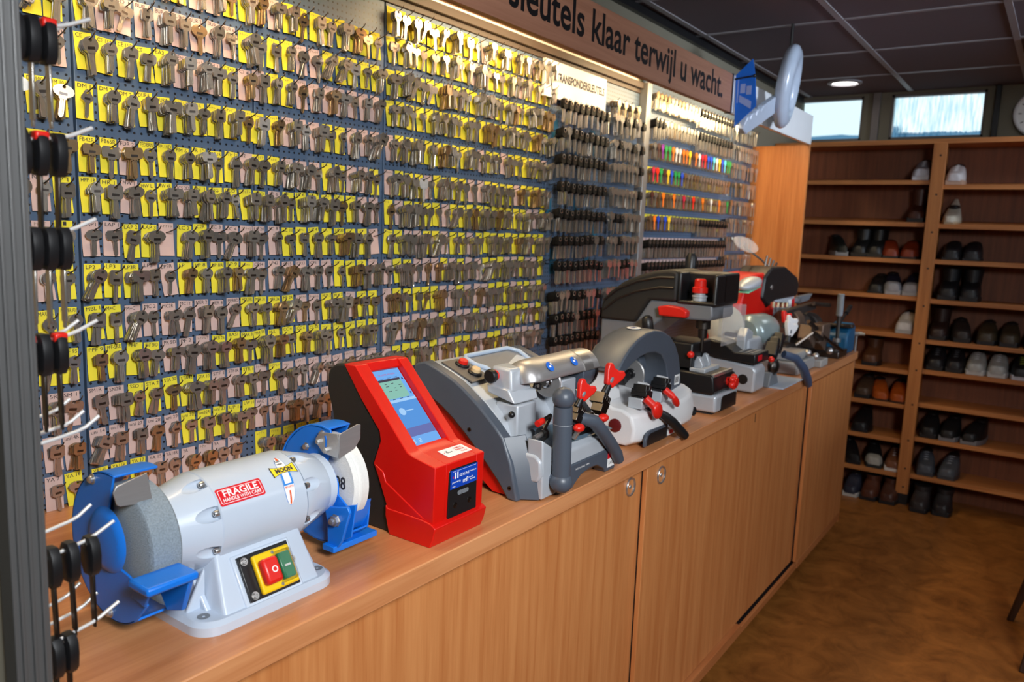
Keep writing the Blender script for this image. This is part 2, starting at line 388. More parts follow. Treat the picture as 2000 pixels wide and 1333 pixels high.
# ---- orange cheek
tag(mk('side_cheek', MB().bb((-.064,3.888,0),(.27,3.908,1.798)), M['wood_orange'], bevel=.001), 'upright orange wood cheek panel closing off the key wall', 'panel')
# ---- small white sign
T = thing('notice_sign', 'white notice lettered TRANSPONDERSLEUTELS mounted on the key board', 'sign', (.02,2.16,1.74))
mk('sign_panel', MB().bb((.012,1.972,1.746),(.022,2.342,1.851)), M['vinyl_white'], T, smooth=0)
mk('lettering', MB().text('TRANSPONDERSLEUTELS', (.0226,2.035,1.797), (0,1,0), (0,0,1), .033, width=.295, bold=.04), mat('navy ink', (20,24,60), .6), T, smooth=0)
mk('key_emblem', MB().prism([(-.011,-.022),(.011,-.022),(.013,.012),(.006,.022),(-.006,.022),(-.013,.012)], (.0222,1.995,1.823), (0,.95,.3), (0,-.3,.95), (.001,0,0)).prism([(-.004,-.06),(.004,-.06),(.004,-.022),(-.004,-.022)], (.0222,1.995,1.823), (0,.95,.3), (0,-.3,.95), (.001,0,0)), M['mid_grey'], T, smooth=0)
# ---- blue flag sign sticking out
T = thing('flag_sign', 'blue pointed flag sign sticking out at the end of the lettered fascia', 'sign', (.3,2.84,1.76))
mk('flag', MB().prism([(.274,1.933),(.331,1.985),(.345,1.922),(.355,1.821),(.281,1.752)], (0,2.838,0), (1,0,0), (0,0,1), (0,.004,0)), mat('blue card', (24,110,222), .45), T, smooth=0)
mb = MB(); pale = mat('pale blue ink', (150,170,226), .5)
for a, b_, c, d in ((.283,.287,1.835,1.915), (.294,.312,1.868,1.900), (.316,.334,1.862,1.892)): mb.bb((a,2.8370,c),(b_,2.8378,d))
mb.prism([(.292,1.838),(.336,1.812),(.337,1.838),(.292,1.862)], (0,2.8370,0), (1,0,0), (0,0,1), (0,.0008,0))
mk('print', mb, pale, T, smooth=0)
mk('bracket', MB().tube([(.272,2.834,1.918),(.343,2.834,1.925)], .003, 8).sph((.343,2.834,1.925), .006), M['black'], T)
# ---- giant display key
T = thing('giant_key', 'giant pale grey plastic key hanging above the end of the white fascia', 'display key', (.33,3.2,1.78))
pl = mat('pale plastic', (176,188,206), .3, coat=.3)
# bow: thick oval ring seen nearly edge-on, blade slanting down towards the viewer
K0 = V((.352,3.20,1.945)); ku = V((.10,-.95,-.28)).normalized(); kn = V((.92,-.34,.1)); kn = (kn - ku*kn.dot(ku)).normalized(); kv = kn.cross(ku)
kv = V((.10,.25,.96)); kv = (kv - ku*kv.dot(ku)).normalized(); kn = ku.cross(kv)
rings = []
for i in range(40):
    a = 2*pi*i/40; ce = K0 + ku*cos(a)*.085 + kv*sin(a)*.115; ra = (ku*cos(a)*.085 + kv*sin(a)*.115).normalized()
    rings.append([ce + ra*cos(b)*.045 + kn*sin(b)*.030 for b in [2*pi*k/12 for k in range(12)]])
rings.append(rings[0]); mk('bow', MB().loft(rings, cap=False), pl, T, smooth=60)
bl = [(p*.66, q) for p, q in [(0,-.03),(.06,-.035),(.36,-.035),(.40,0),(.36,.035),(.34,.035),(.325,.02),(.31,.036),(.28,.036),(.265,.018),(.25,.036),(.225,.036),(.21,.022),(.19,.037),(.06,.037),(0,.03)]]
ku2 = V((-.21,-.86,-.47)).normalized()
mk('blade', MB().prism(bl, K0+ku2*.08-kn*.012+V((0,0,-.03)), ku2, kn.cross(ku2), kn*.024), pl, T, bevel=.004)
mk('bracket', MB().cyl((.352,3.20,2.085),(.352,3.20,CEIL),.006,n=8), M['black'], T)
# ---- clock
T = thing('wall_clock', 'round white wall clock cut off by the right picture edge', 'clock', (1.13,4.83,2.03))
mk('case', MB().lathe((1.13,4.85,2.03), (0,-1,0), [(0,.118),(.03,.118),(.036,.112),(.03,.104),(.022,.104)], 40), M['white'], T)
mk('dial', MB().lathe((1.13,4.827,2.03), (0,-1,0), [(0,0),(.0005,.104)], 40, cap=False), M['vinyl_white'], T)
mb = MB()
for k in range(12):
    a = pi*k/6; w, h = (.004,.014); c = V((1.13+sin(a)*.088,4.8255,2.03+cos(a)*.088)); mb.box(c, (w,.001,h), RY(a))
mk('hour_mark', mb, M['ink'], T, smooth=0)
mk('hand', MB().box((1.13+.02,4.823,2.045), (.006,.001,.06), RY(.9)), M['ink'], T); mk('hand', MB().box((1.13,4.822,2.066), (.004,.001,.085), RY(.1)), M['ink'], T)
# ---- chair, mostly beyond the right edge
T = thing('chair', 'dark wooden chair whose slanting legs just enter at the right edge', 'chair', (1.55,3.1,0))
dk = wood('dark wood', (70,48,36), (48,32,24), 'z', .5)
for (x, y, tx, ty) in ((1.30,3.29,1.40,3.24), (1.355,2.90,1.42,2.96), (1.80,3.34,1.76,3.28), (1.84,2.92,1.78,2.96)):
    mk('leg', MB().loft([[V((x+dx*.011,y+dy*.011,0)) for dx, dy in ((-1,-1),(1,-1),(1,1),(-1,1))], [V((tx+dx*.02,ty+dy*.02,.44)) for dx, dy in ((-1,-1),(1,-1),(1,1),(-1,1))]]), dk, T, bevel=.003)
mk('seat', MB().bb((1.37,2.90,.44),(1.82,3.32,.475)), dk, T, bevel=.012)
mk('backrest', MB().prism([(2.93,.475),(3.29,.475),(3.27,.86),(3.2,.90),(3.02,.90),(2.95,.86)], (1.80,0,0), (0,1,0), (0,0,1), (.02,0,0)), dk, T, bevel=.006)
# ---- grey framed end panel at the left
T = thing('end_panel', 'cream end panel with grey ribbed metal edge at the far left', 'panel', (.3,.297,0))
mk('panel_board', MB().bb((-.06,.284,.0),(.585,.310,2.179)), M['cream'], T, smooth=0)
mb = MB().bb((.574,.282,0),(.598,.312,2.179))
for y in (.2885,.2975,.3065): mb.bb((.598,y-.0016,0),(.601,y+.0016,2.179))
mk('edge_profile', mb, M['alu'], T, bevel=.0008)
# ------------------------------------------------------------------ keys, cards and hooks on the boards
ORD = ['', 'first','second','third','fourth','fifth','sixth','seventh','eighth','ninth','tenth','eleventh','twelfth','thirteenth','fourteenth','fifteenth','sixteenth','seventeenth','eighteenth','nineteenth','twentieth','twenty-first','twenty-second','twenty-third','twenty-fourth','twenty-fifth']
def headr(kind, a):
    c, s_ = abs(cos(a)), abs(sin(a))
    if kind == 'round': return .0122
    if kind == 'oval': return 1/sqrt((c/.0155)**2 + (s_/.0105)**2)
    if kind == 'square': return min(.0118/max(c, s_), .0150)
    if kind == 'wide': return min(.0155/max(c, 1e-6), .0092/max(s_, 1e-6), .0165)
    if kind == 'hexagonal':
        b = (a + pi/6) % (pi/3) - pi/6; return .0118/cos(b)
    if kind == 'trefoil': return .0112 + .0020*cos(3*(a - pi/2))
def key_geo(kind, n=20, bl=.034, bw=.0076, th=.0021, detail=True):
    """key blank hanging from its hole at the origin; faces +x; returns verts, faces"""
    mb = MB(); hz = -.0072; hr = .0027
    R = []
    for x in (th/2, -th/2):
        R.append([V((x, cos(2*pi*i/n)*headr(kind, 2*pi*i/n), hz + sin(2*pi*i/n)*headr(kind, 2*pi*i/n))) for i in range(n)])
        R.append([V((x, cos(2*pi*i/n)*hr, -.0004 + sin(2*pi*i/n)*hr)) for i in range(n)])
    vs = R[0] + R[1] + R[2] + R[3]; fs = []
    for i in range(n):
        j = (i+1) % n
        fs += [(i, j, n+j, n+i), (2*n+j, 2*n+i, 3*n+i, 3*n+j), (j, i, 2*n+i, 2*n+j), (n+i, n+j, 3*n+j, 3*n+i)]
    mb.add(vs, fs)
    top = hz - .0085; t2 = th*.46
    if detail:
        # shoulder, grooved blade with a pointed tip
        prof = [(-bw*.72, t2), (-bw*.5, t2), (-bw*.16, t2), (-bw*.1, t2*.35), (bw*.16, t2*.35), (bw*.22, t2), (bw*.5, t2), (bw*.5, -t2), (-bw*.5, -t2)]
        mb.bb((-t2, -bw*.75, top-.0045), (t2, bw*.75, top+.004))
        sec = [V((x, y, 0)) for y, x in prof[1:]]
        mb.loft([[p + V((0,0,top-.003)) for p in sec], [p + V((0,0,top-bl+.004)) for p in sec], [V((p.x*.8, p.y*.35, top-bl)) for p in sec]])
        # stamped plate on the bow
        w, h = .0058, .0021
        mb.mat(1).bb((th/2-.0002, -w, hz-.0046-h), (th/2+.0003, w, hz-.0046+h)); mb.mat(0)
    else:
        mb.bb((-t2, -bw*.5, top-bl), (t2, bw*.5, top+.003))
    return mb
KINDS = ['round','oval','square','hexagonal','wide','trefoil']
ADJ = {'round':'round-headed','oval':'oval-headed','square':'square-headed','hexagonal':'six-sided','wide':'wide-headed','trefoil':'three-lobed'}
KM = {}
for k in KINDS:
    for mn in ('nickel','brass'):
        g = key_geo(k); me = bpy.data.meshes.new('key_blank'); me.from_pydata(g.v, [], g.f); me.materials.append(M[mn]); me.materials.append(M['steel_dark']); me.polygons.foreach_set('material_index', g.m)
        me.polygons.foreach_set('use_smooth', [True]*len(me.polygons)); me.set_sharp_from_angle(angle=radians(35)); KM[k, mn] = me
LOW = {k: key_geo(k, 10, detail=False) for k in KINDS}
# peg hook: out of the board, then bent upward at the tip
def hook_mb(L=.042):
    mb = MB(); mb.tube([(-.008,0,.0008), (0,0,.0008), (L*.3,0,.003), (L*.75,0,.0085), (L*.92,0,.0125), (L,0,.017)], .0011, 6)
    mb.bb((-.0002,-.0022,-.0015), (.0009,.0022,.006)); return mb
hk = hook_mb(); HME = bpy.data.meshes.new('peg_hook'); HME.from_pydata(hk.v, [], hk.f); HME.materials.append(M['steel_dark']); HME.polygons.foreach_set('use_smooth', [True]*len(HME.polygons))
def hook_z(x): return .0008 + x*.20 if x < .03 else .0068 + (x-.03)*.28
CW, CH = .0278, .0575
def card_mb():
    mb = MB(); n = 4; vs = []
    for k in range(n+1):
        z = .018 - CH*k/n; x = .0012 + .0035*(k/n)**2
        for y in (-CW/2, CW/2): vs += [(x, y, z), (x+.0004, y, z)]
    fs = []
    for k in range(n):
        a = 4*k; b_ = a+4
        fs += [(a, b_, b_+2, a+2), (a+1, a+3, b_+3, b_+1), (a, a+1, b_+1, b_), (a+2, b_+2, b_+3, a+3)]
    fs += [(0,2,3,1), (4*n,4*n+1,4*n+3,4*n+2)]
    return mb.add(vs, fs)
cg = card_mb(); CME = {}
for mn in ('yellow_card','pink_card'):
    me = bpy.data.meshes.new('key_card'); me.from_pydata(cg.v, [], cg.f); me.materials.append(M[mn]); CME[mn] = me
ROWS = [1.844,1.781,1.709,1.640,1.563,1.481,1.414,1.343,1.274,1.203,1.135,1.064,.993,.925]
B_TXT = {2: [('Y',''),('P','BO 2'),('P','BO 1'),('P','BUR 1'),('P','BUR'),('P','BUR 2'),('P','BUR 2'),('P','BUR 3'),('P','BUR 6'),('Y','')],
 3: [('Y','CE'),('Y','CE 150'),('Y','CE 155'),('Y','CE'),('Y','EA3'),('P','CEN 1'),('P',''),('P','CH 1'),('Y','CISAX'),('P','CI 4')],
 4: [('Y','DM 1'),('Y','DM 2'),('Y','DM 2'),('Y','DURA'),('Y','DURA'),('Y',''),('Y',''),('Y',''),('Y',''),('Y','')],
 5: [('Y','FB42R'),('Y','FB65R'),('P','FDR 2'),('Y','FEDERN'),('Y','FP-10D'),('Y','FM 6'),('Y','FR 1D'),('Y','FRE 1R'),('Y','FTH 21'),('P','V2')],
 6: [('Y','HPP 1R'),('Y','HR 1'),('P','HW 1'),('Y','HW L'),('Y','HW 4R'),('P','ICS 2D'),('Y','IN 1'),('Y','ING 1'),('Y','ISEO'),('Y','')],
 7: [('P','LAP1'),('P','LAP 1'),('Y','LAP 2'),('Y','LAP 3'),('P',''),('Y','LC 2'),('Y','LC2R'),('P','LC 3'),('P','LC 4'),('P','')],
 8: [('Y','LP2'),('Y','LP3'),('Y','LP3R'),('P','LP5'),('P','LP5R'),('Y','LP'),('Y','LP 8'),('Y','LP 8R'),('Y','LP 9'),('Y','')],
 9: [('Y','MBL 1'),('Y','M+C'),('P','M+C'),('P','MC 2'),('P','MC2R'),('P','MC12'),('P','MER 2'),('P','MER 8'),('P','MER8D'),('Y','MER39R')],
 10: [('Y','PFF 9'),('Y','PFF-SKE'),('Y','PHF'),('Y','PHF SKD'),('P','PR 5D'),('P','PF 2'),('P',''),('Y','BASI 26'),('Y','BASI'),('Y','MAR 3')],
 11: [('P','SM1R'),('P','SN2R'),('Y','SSO 1'),('Y','STA 2'),('Y','STA 30'),('Y','STA42'),('Y','STA 10'),('P','STF 1'),('P','STF1R'),('Y','STR 1')],
 12: [('P','uni 14'),('P','uni14R'),('P','uni 27'),('P','uni 28'),('P','uni 29'),('Y','uni 32'),('Y','uni32R'),('Y','uni 33'),('Y','UP 1'),('Y','UW 11')],
 13: [('Y','YA16L'),('Y','YA16R'),('Y','YA 17'),('P','YA 15'),('P','YA18R'),('P','YA'),('P',''),('P','YA'),('P','YA'),('Y','YA31')]}
A_TXT = {2: [('Y',''),('Y',''),('Y','')], 3: [('P',''),('P',''),('P','CE 41')], 4: [('P',''),('Y','DM100'),('Y','DM 101')], 5: [('Y',''),('Y',''),('Y','GRX')], 6: [('Y',''),('P','N 7'),('Y','PP 1')],
 7: [('Y',''),('P',''),('Y','1')], 8: [('P','1R'),('P','LOB'),('Y','LOB')], 9: [('Y',''),('Y','MAUER'),('Y','MAUER F3')], 10: [('Y',''),('Y',''),('Y','PEF 9S')],
 11: [('Y','F 2'),('P','SI 5R'),('P','SM 1')], 12: [('P',''),('P','uni 14'),('P','uni14R')], 13: [('P','SR'),('P','YA 7'),('Y','YA 16')]}
C_TXT = {5: 'YYPPPYYPPY', 6: [('Y','ISEO'),('P','IF 6'),('Y','IF'),('Y','IF 6'),('Y',''),('Y',''),('Y',''),('Y',''),('P',''),('P','')],
 7: [('P','LC 20'),('P','LC 8'),('Y','LC 11'),('Y',''),('Y','LC 4'),('Y',''),('Y','LC 30'),('Y',''),('Y',''),('P','')],
 8: [('P','CP14'),('P','LP42'),('P','CP15'),('P','CP33'),('P','CP1'),('P',''),('Y',''),('Y',''),('Y',''),('P','')],
 9: [('Y','MER 3R'),('Y','MER 34'),('Y','MF 2R'),('P',''),('P',''),('Y','MLM 2'),('Y','MLM 2'),('P',''),('Y',''),('Y','')],
 10: [('Y','MAR 3R'),('Y','MUL'),('Y','CC 4'),('Y','CC 6'),('Y','CC 6X'),('Y',''),('Y',''),('Y',''),('Y',''),('Y','')],
 11: 'PYPPPPPPPP', 12: [('P','VAC 1'),('P','VAC 2'),('P','VAC 7'),('P','VAC 15'),('P',''),('P',''),('P',''),('Y',''),('Y',''),('Y','')], 13: 'YYYYYPPPPP',
 1: 'YPYYYYYYYY', 2: 'YYYPPYYYYY', 3: 'PYYPPPPPPP', 4: 'YYPPPYYPPP'}
BN = {'A': 'strip by grey panel', 'B': 'first full board', 'C': 'second full board', 'D': 'third full board', 'E': 'board left of the white sign'}
COLS = {'A': [.551,.585,.618], 'B': [.6605+.0335*k for k in range(10)], 'C': [.992+.0350*k for k in range(10)], 'D': [1.355+.0345*k for k in range(10)], 'E': [1.706+.0345*k for k in range(10)]}
RS = {'A': range(2,14), 'B': range(1,14), 'C': range(1,14), 'D': range(0,13), 'E': range(0,13)}
stuff_keys = {'nickel': MB(), 'brass': MB()}; stuff_cards = {'Y': MB(), 'P': MB()}; stuff_hooks = MB()
def put(dst, src, M4):
    b = len(dst.v); dst.v += [tuple(M4 @ V(p)) for p in src.v]; dst.f += [tuple(i+b for i in f) for f in src.f]; dst.m += [0]*len(src.f)
n_ind = 0; r2 = random.Random(21); order = []
for bay in 'ABCDE':
    for r in RS[bay]:
        for k, y in enumerate(COLS[bay]): order.append((bay, r, k, y))
# what stands in front of the lower rows of the board hides these
def hidden(bay, r, k, y):
    z = ROWS[r]
    if bay == 'B': return (r == 13 and k >= 9) or (r == 1 and k < 4)
    if bay == 'C': return (r == 13 and k > 5) or (r >= 12 and k > 6) or (r == 1 and k < 0)
    if bay in 'DE': return z < 1.0 or (bay == 'D' and r >= 12 and y > 1.36)
    return False
CLUST = (-.42,-.12,0,0,.04,-.05,.08)
for bay, r, k, y in order:
    if hidden(bay, r, k, y): continue
    src = {'A': A_TXT, 'B': B_TXT, 'C': C_TXT}.get(bay, {}).get(r)
    if src is None: col, txt_ = ('Y' if r2.random() < (.82 if r < 8 else .42) else 'P'), ''
    elif isinstance(src, str): col, txt_ = src[k], ''
    else: col, txt_ = src[k]
    ind = bay in 'ABC' or (bay == 'D' and k < 1)
    zb = ROWS[r] - .018 + r2.uniform(-.002,.002); y += r2.uniform(-.0012,.0012)
    tilt = r2.gauss(0, .05)
    where = '%s hook, %s row, %s' % (ORD[k+1], ORD[r+1], BN[bay])
    blank = bay == 'B' and r == 7 and k == 4 or bay == 'C' and r == 7 and k == 9
    cm = Matrix.Translation((.0004, y, zb)) @ Matrix.Rotation(tilt, 4, 'X')
    cname = 'yellow' if col == 'Y' else 'pink'
    if ind:
        c = bpy.data.objects.new('key_card', CME[cname + '_card']); C.objects.link(c); c.matrix_world = cm
        tag(c, ('%s card lettered %s, %s' % (cname, txt_, where)) if txt_ else '%s paper card on %s' % (cname, where), 'card', 'price cards on the hooks')
        mb = MB()
        if txt_:
            mb.text(txt_, (.0021, -CW/2+.0022, .0098), (0,1,0), (0,0,1), .0092, width=min(CW-.0045, .0052*len(txt_)), bold=.0)
        else:
            x0 = -.010
            for q in range(r2.randint(3,5)):
                h = r2.uniform(.003,.006); mb.bb((.0019,x0,.0105),(.0021,x0+.0006,.0105+h)); mb.box((.0020,x0+.0016,.0105+h*r2.uniform(.2,.9)),(.0002,.003,.0006),RX(r2.uniform(-.7,.7))); x0 += .0048
        if not txt_: pass
        ink = MB(); ink.v, ink.f, ink.m = mb.v, mb.f, mb.m
        me = bpy.data.meshes.new('lettering'); me.from_pydata(ink.v, [], ink.f); me.materials.append(M['ink'] if txt_ else M['ink_soft'])
        o = bpy.data.objects.new('lettering', me); C.objects.link(o); o.parent = c
        h = bpy.data.objects.new('peg_hook', HME); C.objects.link(h); h.location = (0, y, zb)
        tag(h, 'bent steel peg, %s' % where, 'hook', 'peg hooks')
    else:
        put(stuff_cards[col], cg, cm); put(stuff_hooks, hk, Matrix.Translation((0, y, zb)))
    if blank: continue
    kind = r2.choices(KINDS, (5,3,4,2,3,2))[0]; mn = 'brass' if r2.random() < (.12 if r < 9 else .18) else 'nickel'
    nk = r2.choices((1,2,4,6,8,11,13), (3,2,3,4,4,3,2))[0]; a0 = r2.choice((0,0,0,0,0,.03,-.05,.09,-.1,-.38 if r2.random() < .5 else .0)); xf = .010 + .0023*nk
    xf = min(xf, .036); ks = r2.uniform(.80,1.05)
    for q in range(nk):
        x = xf - q*.00235
        if x < .006: break
        a = a0 + r2.gauss(0, .035) + (r2.uniform(-.25,.25) if r2.random() < .05 else 0)
        m4 = Matrix.Translation((x, y, zb + hook_z(x) - .0012)) @ Matrix.Rotation(a, 4, 'X') @ Matrix.Rotation(r2.gauss(0,.10), 4, 'Z') @ Matrix.Rotation(r2.gauss(.03,.06), 4, 'Y') @ Matrix.Diagonal((1,ks,ks,1))
        if q == 0 and ind:
            ko = bpy.data.objects.new('key_blank', KM[kind, mn]); C.objects.link(ko); ko.matrix_world = m4
            tag(ko, '%s %s key frontmost on %s' % (ADJ[kind], 'brass' if mn == 'brass' else 'steel', where), 'key', 'key blanks on the board'); n_ind += 1
        else: put(stuff_keys[mn], key_geo(kind, 14) if (q == 0 and bay == 'D') else LOW[kind], m4)
# ------------------------------------------------------------------ black-headed car keys
def fob_geo(n=10):
    """black plastic bow with an eyelet, pale blade"""
    mb = MB(); mb.mat(0)
    out = [(-.010,-.001),(-.012,-.010),(-.0115,-.022),(-.006,-.027),(.006,-.027),(.0115,-.022),(.012,-.010),(.010,-.001),(.004,.003),(-.004,.003)]
    mb.prism(out, (-.0035,0,0), (0,1,0), (0,0,1), (.007,0,0))
    mb.mat(1).bb((-.0012,-.0042,-.066),(.0012,.0042,-.026))
    mb.lathe((.0036,0,-.006), (1,0,0), [(0,.0075),(.001,.0078),(.0012,.0052)], n, cap=False)
    return mb
FG = fob_geo(); FME = {}
def fob_mesh(key, m0, m1):
    if key not in FME:
        me = bpy.data.meshes.new('car_key'); me.from_pydata(FG.v, [], FG.f); me.materials.append(m0); me.materials.append(m1); me.polygons.foreach_set('material_index', FG.m); FME[key] = me
    return FME[key]
stuff_fobs = MB(); stuff_fobs.m = []
def putm(dst, src, M4):
    b = len(dst.v); dst.v += [tuple(M4 @ V(p)) for p in src.v]; dst.f += [tuple(i+b for i in f) for f in src.f]; dst.m += src.m
FROWS = [1.735,1.652,1.575,1.492,1.410,1.330,1.250,1.155,1.085,1.015]
for r, z in enumerate(FROWS):
    for k in range(17):
        y = 2.052 + .0335*k
        if k == 9 or (r > 7 and k > 12): continue
        if y > 2.60: continue
        zb = z + r2.uniform(-.003,.003)
        put(stuff_hooks, hk, Matrix.Translation((0, y, zb)))
        plain = (k > 9 and r2.random() < .75) or (r == 7 and r2.random() < .6) or r2.random() < .08
        nk = r2.choice((2,3,4,4,5)); sp = .0062
        if plain: nk = r2.choice((5,6,8)); sp = .0036
        for q in range(nk):
            x = .046 - q*sp
            if x < .008: break
            m4 = Matrix.Translation((x, y, zb + hook_z(min(x,.04)) - .001)) @ Matrix.Rotation(r2.gauss(0,.07), 4, 'X') @ Matrix.Rotation(r2.gauss(0,.05), 4, 'Z')
            if plain:
                put(stuff_keys['nickel'], LOW[r2.choice(KINDS)], m4 @ Matrix.Scale(1.15, 4))
            elif q == 0:
                o = bpy.data.objects.new('car_key', fob_mesh('k', M['fob_black'], M['nickel'])); C.objects.link(o); o.matrix_world = m4
                tag(o, 'black-headed car key, %s hook, %s row below the white sign' % (ORD[k+1], ORD[r+1]), 'car key', 'black-headed car keys on the board')
            else: putm(stuff_fobs, FG, m4)
# extra bunch of keys right of the white sign
for k in range(4):
    y = 2.40 + .05*k
    put(stuff_hooks, hk, Matrix.Translation((0, y, 1.80 - .015)))
    for q in range(8): put(stuff_keys['brass' if q % 3 == 0 else 'nickel'], LOW[KINDS[q % 6]], Matrix.Translation((.042-.0042*q, y, 1.80-.010)) @ Matrix.Rotation(r2.gauss(0,.12), 4, 'X'))
# a few teal hang cards behind the car keys
teal = mat('teal card', (32,96,128), .6)
for k, (y, z) in enumerate(((2.07,1.66),(2.20,1.60),(2.30,1.655),(2.05,1.43),(2.22,1.44),(2.35,1.36),(2.09,1.27),(2.30,1.27))):
    tag(mk('hang_card', MB().bb((.001,y-.017,z-.05),(.002,y+.017,z+.03)), teal, smooth=0), 'teal card behind the black-headed keys, %s of those below the white sign' % ORD[k+1], 'card', 'teal hang cards')
# ------------------------------------------------------------------ boards right of the upright: coloured keys, plain keys, black keys
cols = [((224,40,24),'red'),((30,70,190),'blue'),((30,140,70),'green'),((238,200,40),'yellow'),((232,120,30),'orange'),((120,40,140),'purple'),((220,214,206),'white'),((180,30,60),'crimson'),((90,190,210),'turquoise'),((70,36,30),'brown')]
CM = [mat('enamel '+n_, c_, .35) for c_, n_ in cols]
SR = [1.862,1.770,1.682,1.594,1.506,1.418,1.330,1.245,1.155]
for r, z in enumerate(SR):
    for k in range(25):
        y = 2.70 + .0328*k
        zb = z - .006
        put(stuff_hooks, hk, Matrix.Translation((0, y, zb)))
        if r in (3,4,5) and k > 0: put(stuff_cards['Y'], cg, Matrix.Translation((0, y, zb)))
        if r in (6,7): put(stuff_cards['P'], cg, Matrix.Translation((0, y, zb)))
        colour = (r == 2 and k > 0) or (r == 3 and k < 9) or (r == 4 and k % 3 == 0) or (r == 5 and k in (1,2,4,5))
        fob = (r == 1 and (k < 3 or k > 12)) or (r == 0 and k > 12) or r in (6, 7) or (r == 5 and k > 14)
        nk = 5
        for q in range(nk):
            x = .040 - q*.0062
            m4 = Matrix.Translation((x, y, zb + hook_z(x) - .001)) @ Matrix.Rotation(r2.gauss(0,.06), 4, 'X')
            if fob:
                if q == 0:
                    o = bpy.data.objects.new('car_key', fob_mesh('k', M['fob_black'], M['nickel'])); C.objects.link(o); o.matrix_world = m4
                    tag(o, 'black-headed key, %s hook, %s row right of the grey upright' % (ORD[k+1], ORD[r+1]), 'car key', 'black-headed keys right of the upright')
                else: putm(stuff_fobs, FG, m4)
            elif colour and q == 0:
                ci = r2.randrange(len(cols)); me = KM['round','nickel'] if False else None
                kn_ = 'col%d' % ci
                if kn_ not in FME:
                    g = key_geo('round', 14); me = bpy.data.meshes.new('coloured_key'); me.from_pydata(g.v, [], g.f); me.materials.append(CM[ci]); FME[kn_] = me
                o = bpy.data.objects.new('coloured_key', FME[kn_]); C.objects.link(o); o.matrix_world = m4
                tag(o, '%s enamelled key on %s hook, %s row right of the grey upright' % (cols[ci][1], ORD[k+1], ORD[r+1]), 'key', 'coloured keys right of the upright')
            else: put(stuff_keys['brass' if r2.random() < .2 else 'nickel'], LOW[KINDS[(k+q) % 6]], m4)
# last narrow board: long plain keys in dense rows
long_low = key_geo('square', 8, bl=.045, detail=False)
for r in range(10):
    z = 1.845 - .083*r
    for k in range(10):
        y = 3.54 + .0345*k
        put(stuff_hooks, hk, Matrix.Translation((0, y, z)))
        for q in range(4):
            if r2.random() < .25: continue
            put(stuff_keys['brass' if r2.random() < .15 else 'nickel'], long_low, Matrix.Translation((.040-.009*q, y, z + .004)) @ Matrix.Rotation(r2.gauss(0,.08), 4, 'X') @ Matrix.Rotation(r2.gauss(0,.2), 4, 'Z'))
both = MB(); both.v = stuff_keys['nickel'].v + stuff_keys['brass'].v; off_ = len(stuff_keys['nickel'].v)
both.f = stuff_keys['nickel'].f + [tuple(i+off_ for i in f) for f in stuff_keys['brass'].f]; both.m = [0]*len(stuff_keys['nickel'].f) + [1]*len(stuff_keys['brass'].f)
tag(mk('key_blank_bundle', both, [M['nickel'], M['brass']], smooth=0, origin=(0,2,1.4)), 'bundles of key blanks stacked behind the front keys on the hooks', 'keys', kind='stuff')
tag(mk('key_card_mass', stuff_cards['Y'], M['yellow_card'], smooth=0, origin=(0,2,1.4)), 'small far yellow cards on the boards beyond the second full board', 'cards', kind='stuff')
tag(mk('key_card_mass', stuff_cards['P'], M['pink_card'], smooth=0, origin=(0,2,1.4)), 'small far pink cards on the boards beyond the second full board', 'cards', kind='stuff')
tag(mk('peg_hook_mass', stuff_hooks, M['steel_dark'], smooth=0, origin=(0,2,1.4)), 'small far steel pegs on the boards beyond the second full board', 'hooks', kind='stuff')
tag(mk('car_key_bundle', stuff_fobs, [M['fob_black'], M['nickel']], smooth=0, origin=(0,2,1.4)), 'bundles of black-headed car keys behind the front ones', 'keys', kind='stuff')
print('individual keys', n_ind)
# ------------------------------------------------------------------ bench grinder
AX, AZ, AR = .457, .978, .0625
G = thing('bench_grinder', 'pale grey double bench grinder with blue wheel guards at the near end of the worktop', 'bench grinder', (.46,.6,ZT))
def rrect(x0, x1, y0, y1, r, n=6):
    p = []
    for cx, cy, a in ((x1-r,y1-r,0),(x0+r,y1-r,pi/2),(x0+r,y0+r,pi),(x1-r,y0+r,3*pi/2)):
        for k in range(n+1): b = a + pi/2*k/n; p.append((cx+r*cos(b), cy+r*sin(b)))
    return p
mb = MB()
rb = rrect(.372,.555,.494,.702,.030); ins = lambda d: [( .4635+(x-.4635)*(1-d/.09), .598+(y-.598)*(1-d/.104)) for x, y in rb]
mb.loft([[V((x,y,ZT)) for x, y in rb], [V((x,y,ZT+.011)) for x, y in rb], [V((x,y,ZT+.016)) for x, y in ins(.005)]])
ped = mk('base', mb, M['light_grey'], G)
# pedestal with sloping front
def quad(x0,x1,y0,y1,z,k=8): return [V((x,y,z)) for x, y in rrect(x0,x1,y0,y1,.006,2)]
mb = MB().loft([quad(.385,.5475,.528,.676,ZT+.013), quad(.395,.5398,.530,.675,ZT+.026), quad(.408,.509,.541,.671,.948), quad(.41,.495,.541,.671,.968)])
pe = mk('pedestal', mb, M['light_grey'], G, bevel=.0015)
for y, s_ in ((.530,-1),(.674,1)):
    mb = MB().prism([(.455,ZT+.014),(.520,ZT+.014),(.470,.945),(.455,.945)], (0,y,0), (1,0,0), (0,0,1), (0,s_*.008,0))
    mb.prism([(0,0),(.026,0),(0,.05)], (.50,y,ZT+.015), (0,s_,0), (0,0,1), (.006,0,0))
    mk('gusset', mb, M['light_grey'], G, bevel=.002)
for x, y in ((.527,.513),(.527,.687),(.40,.513)): mk('bolt_hole', MB().lathe((x,y,ZT+.0158), (0,0,1), [(0,0),(.0006,.0055),(.0007,.0075)], 20, cap=False), M['mid_grey'], ped)
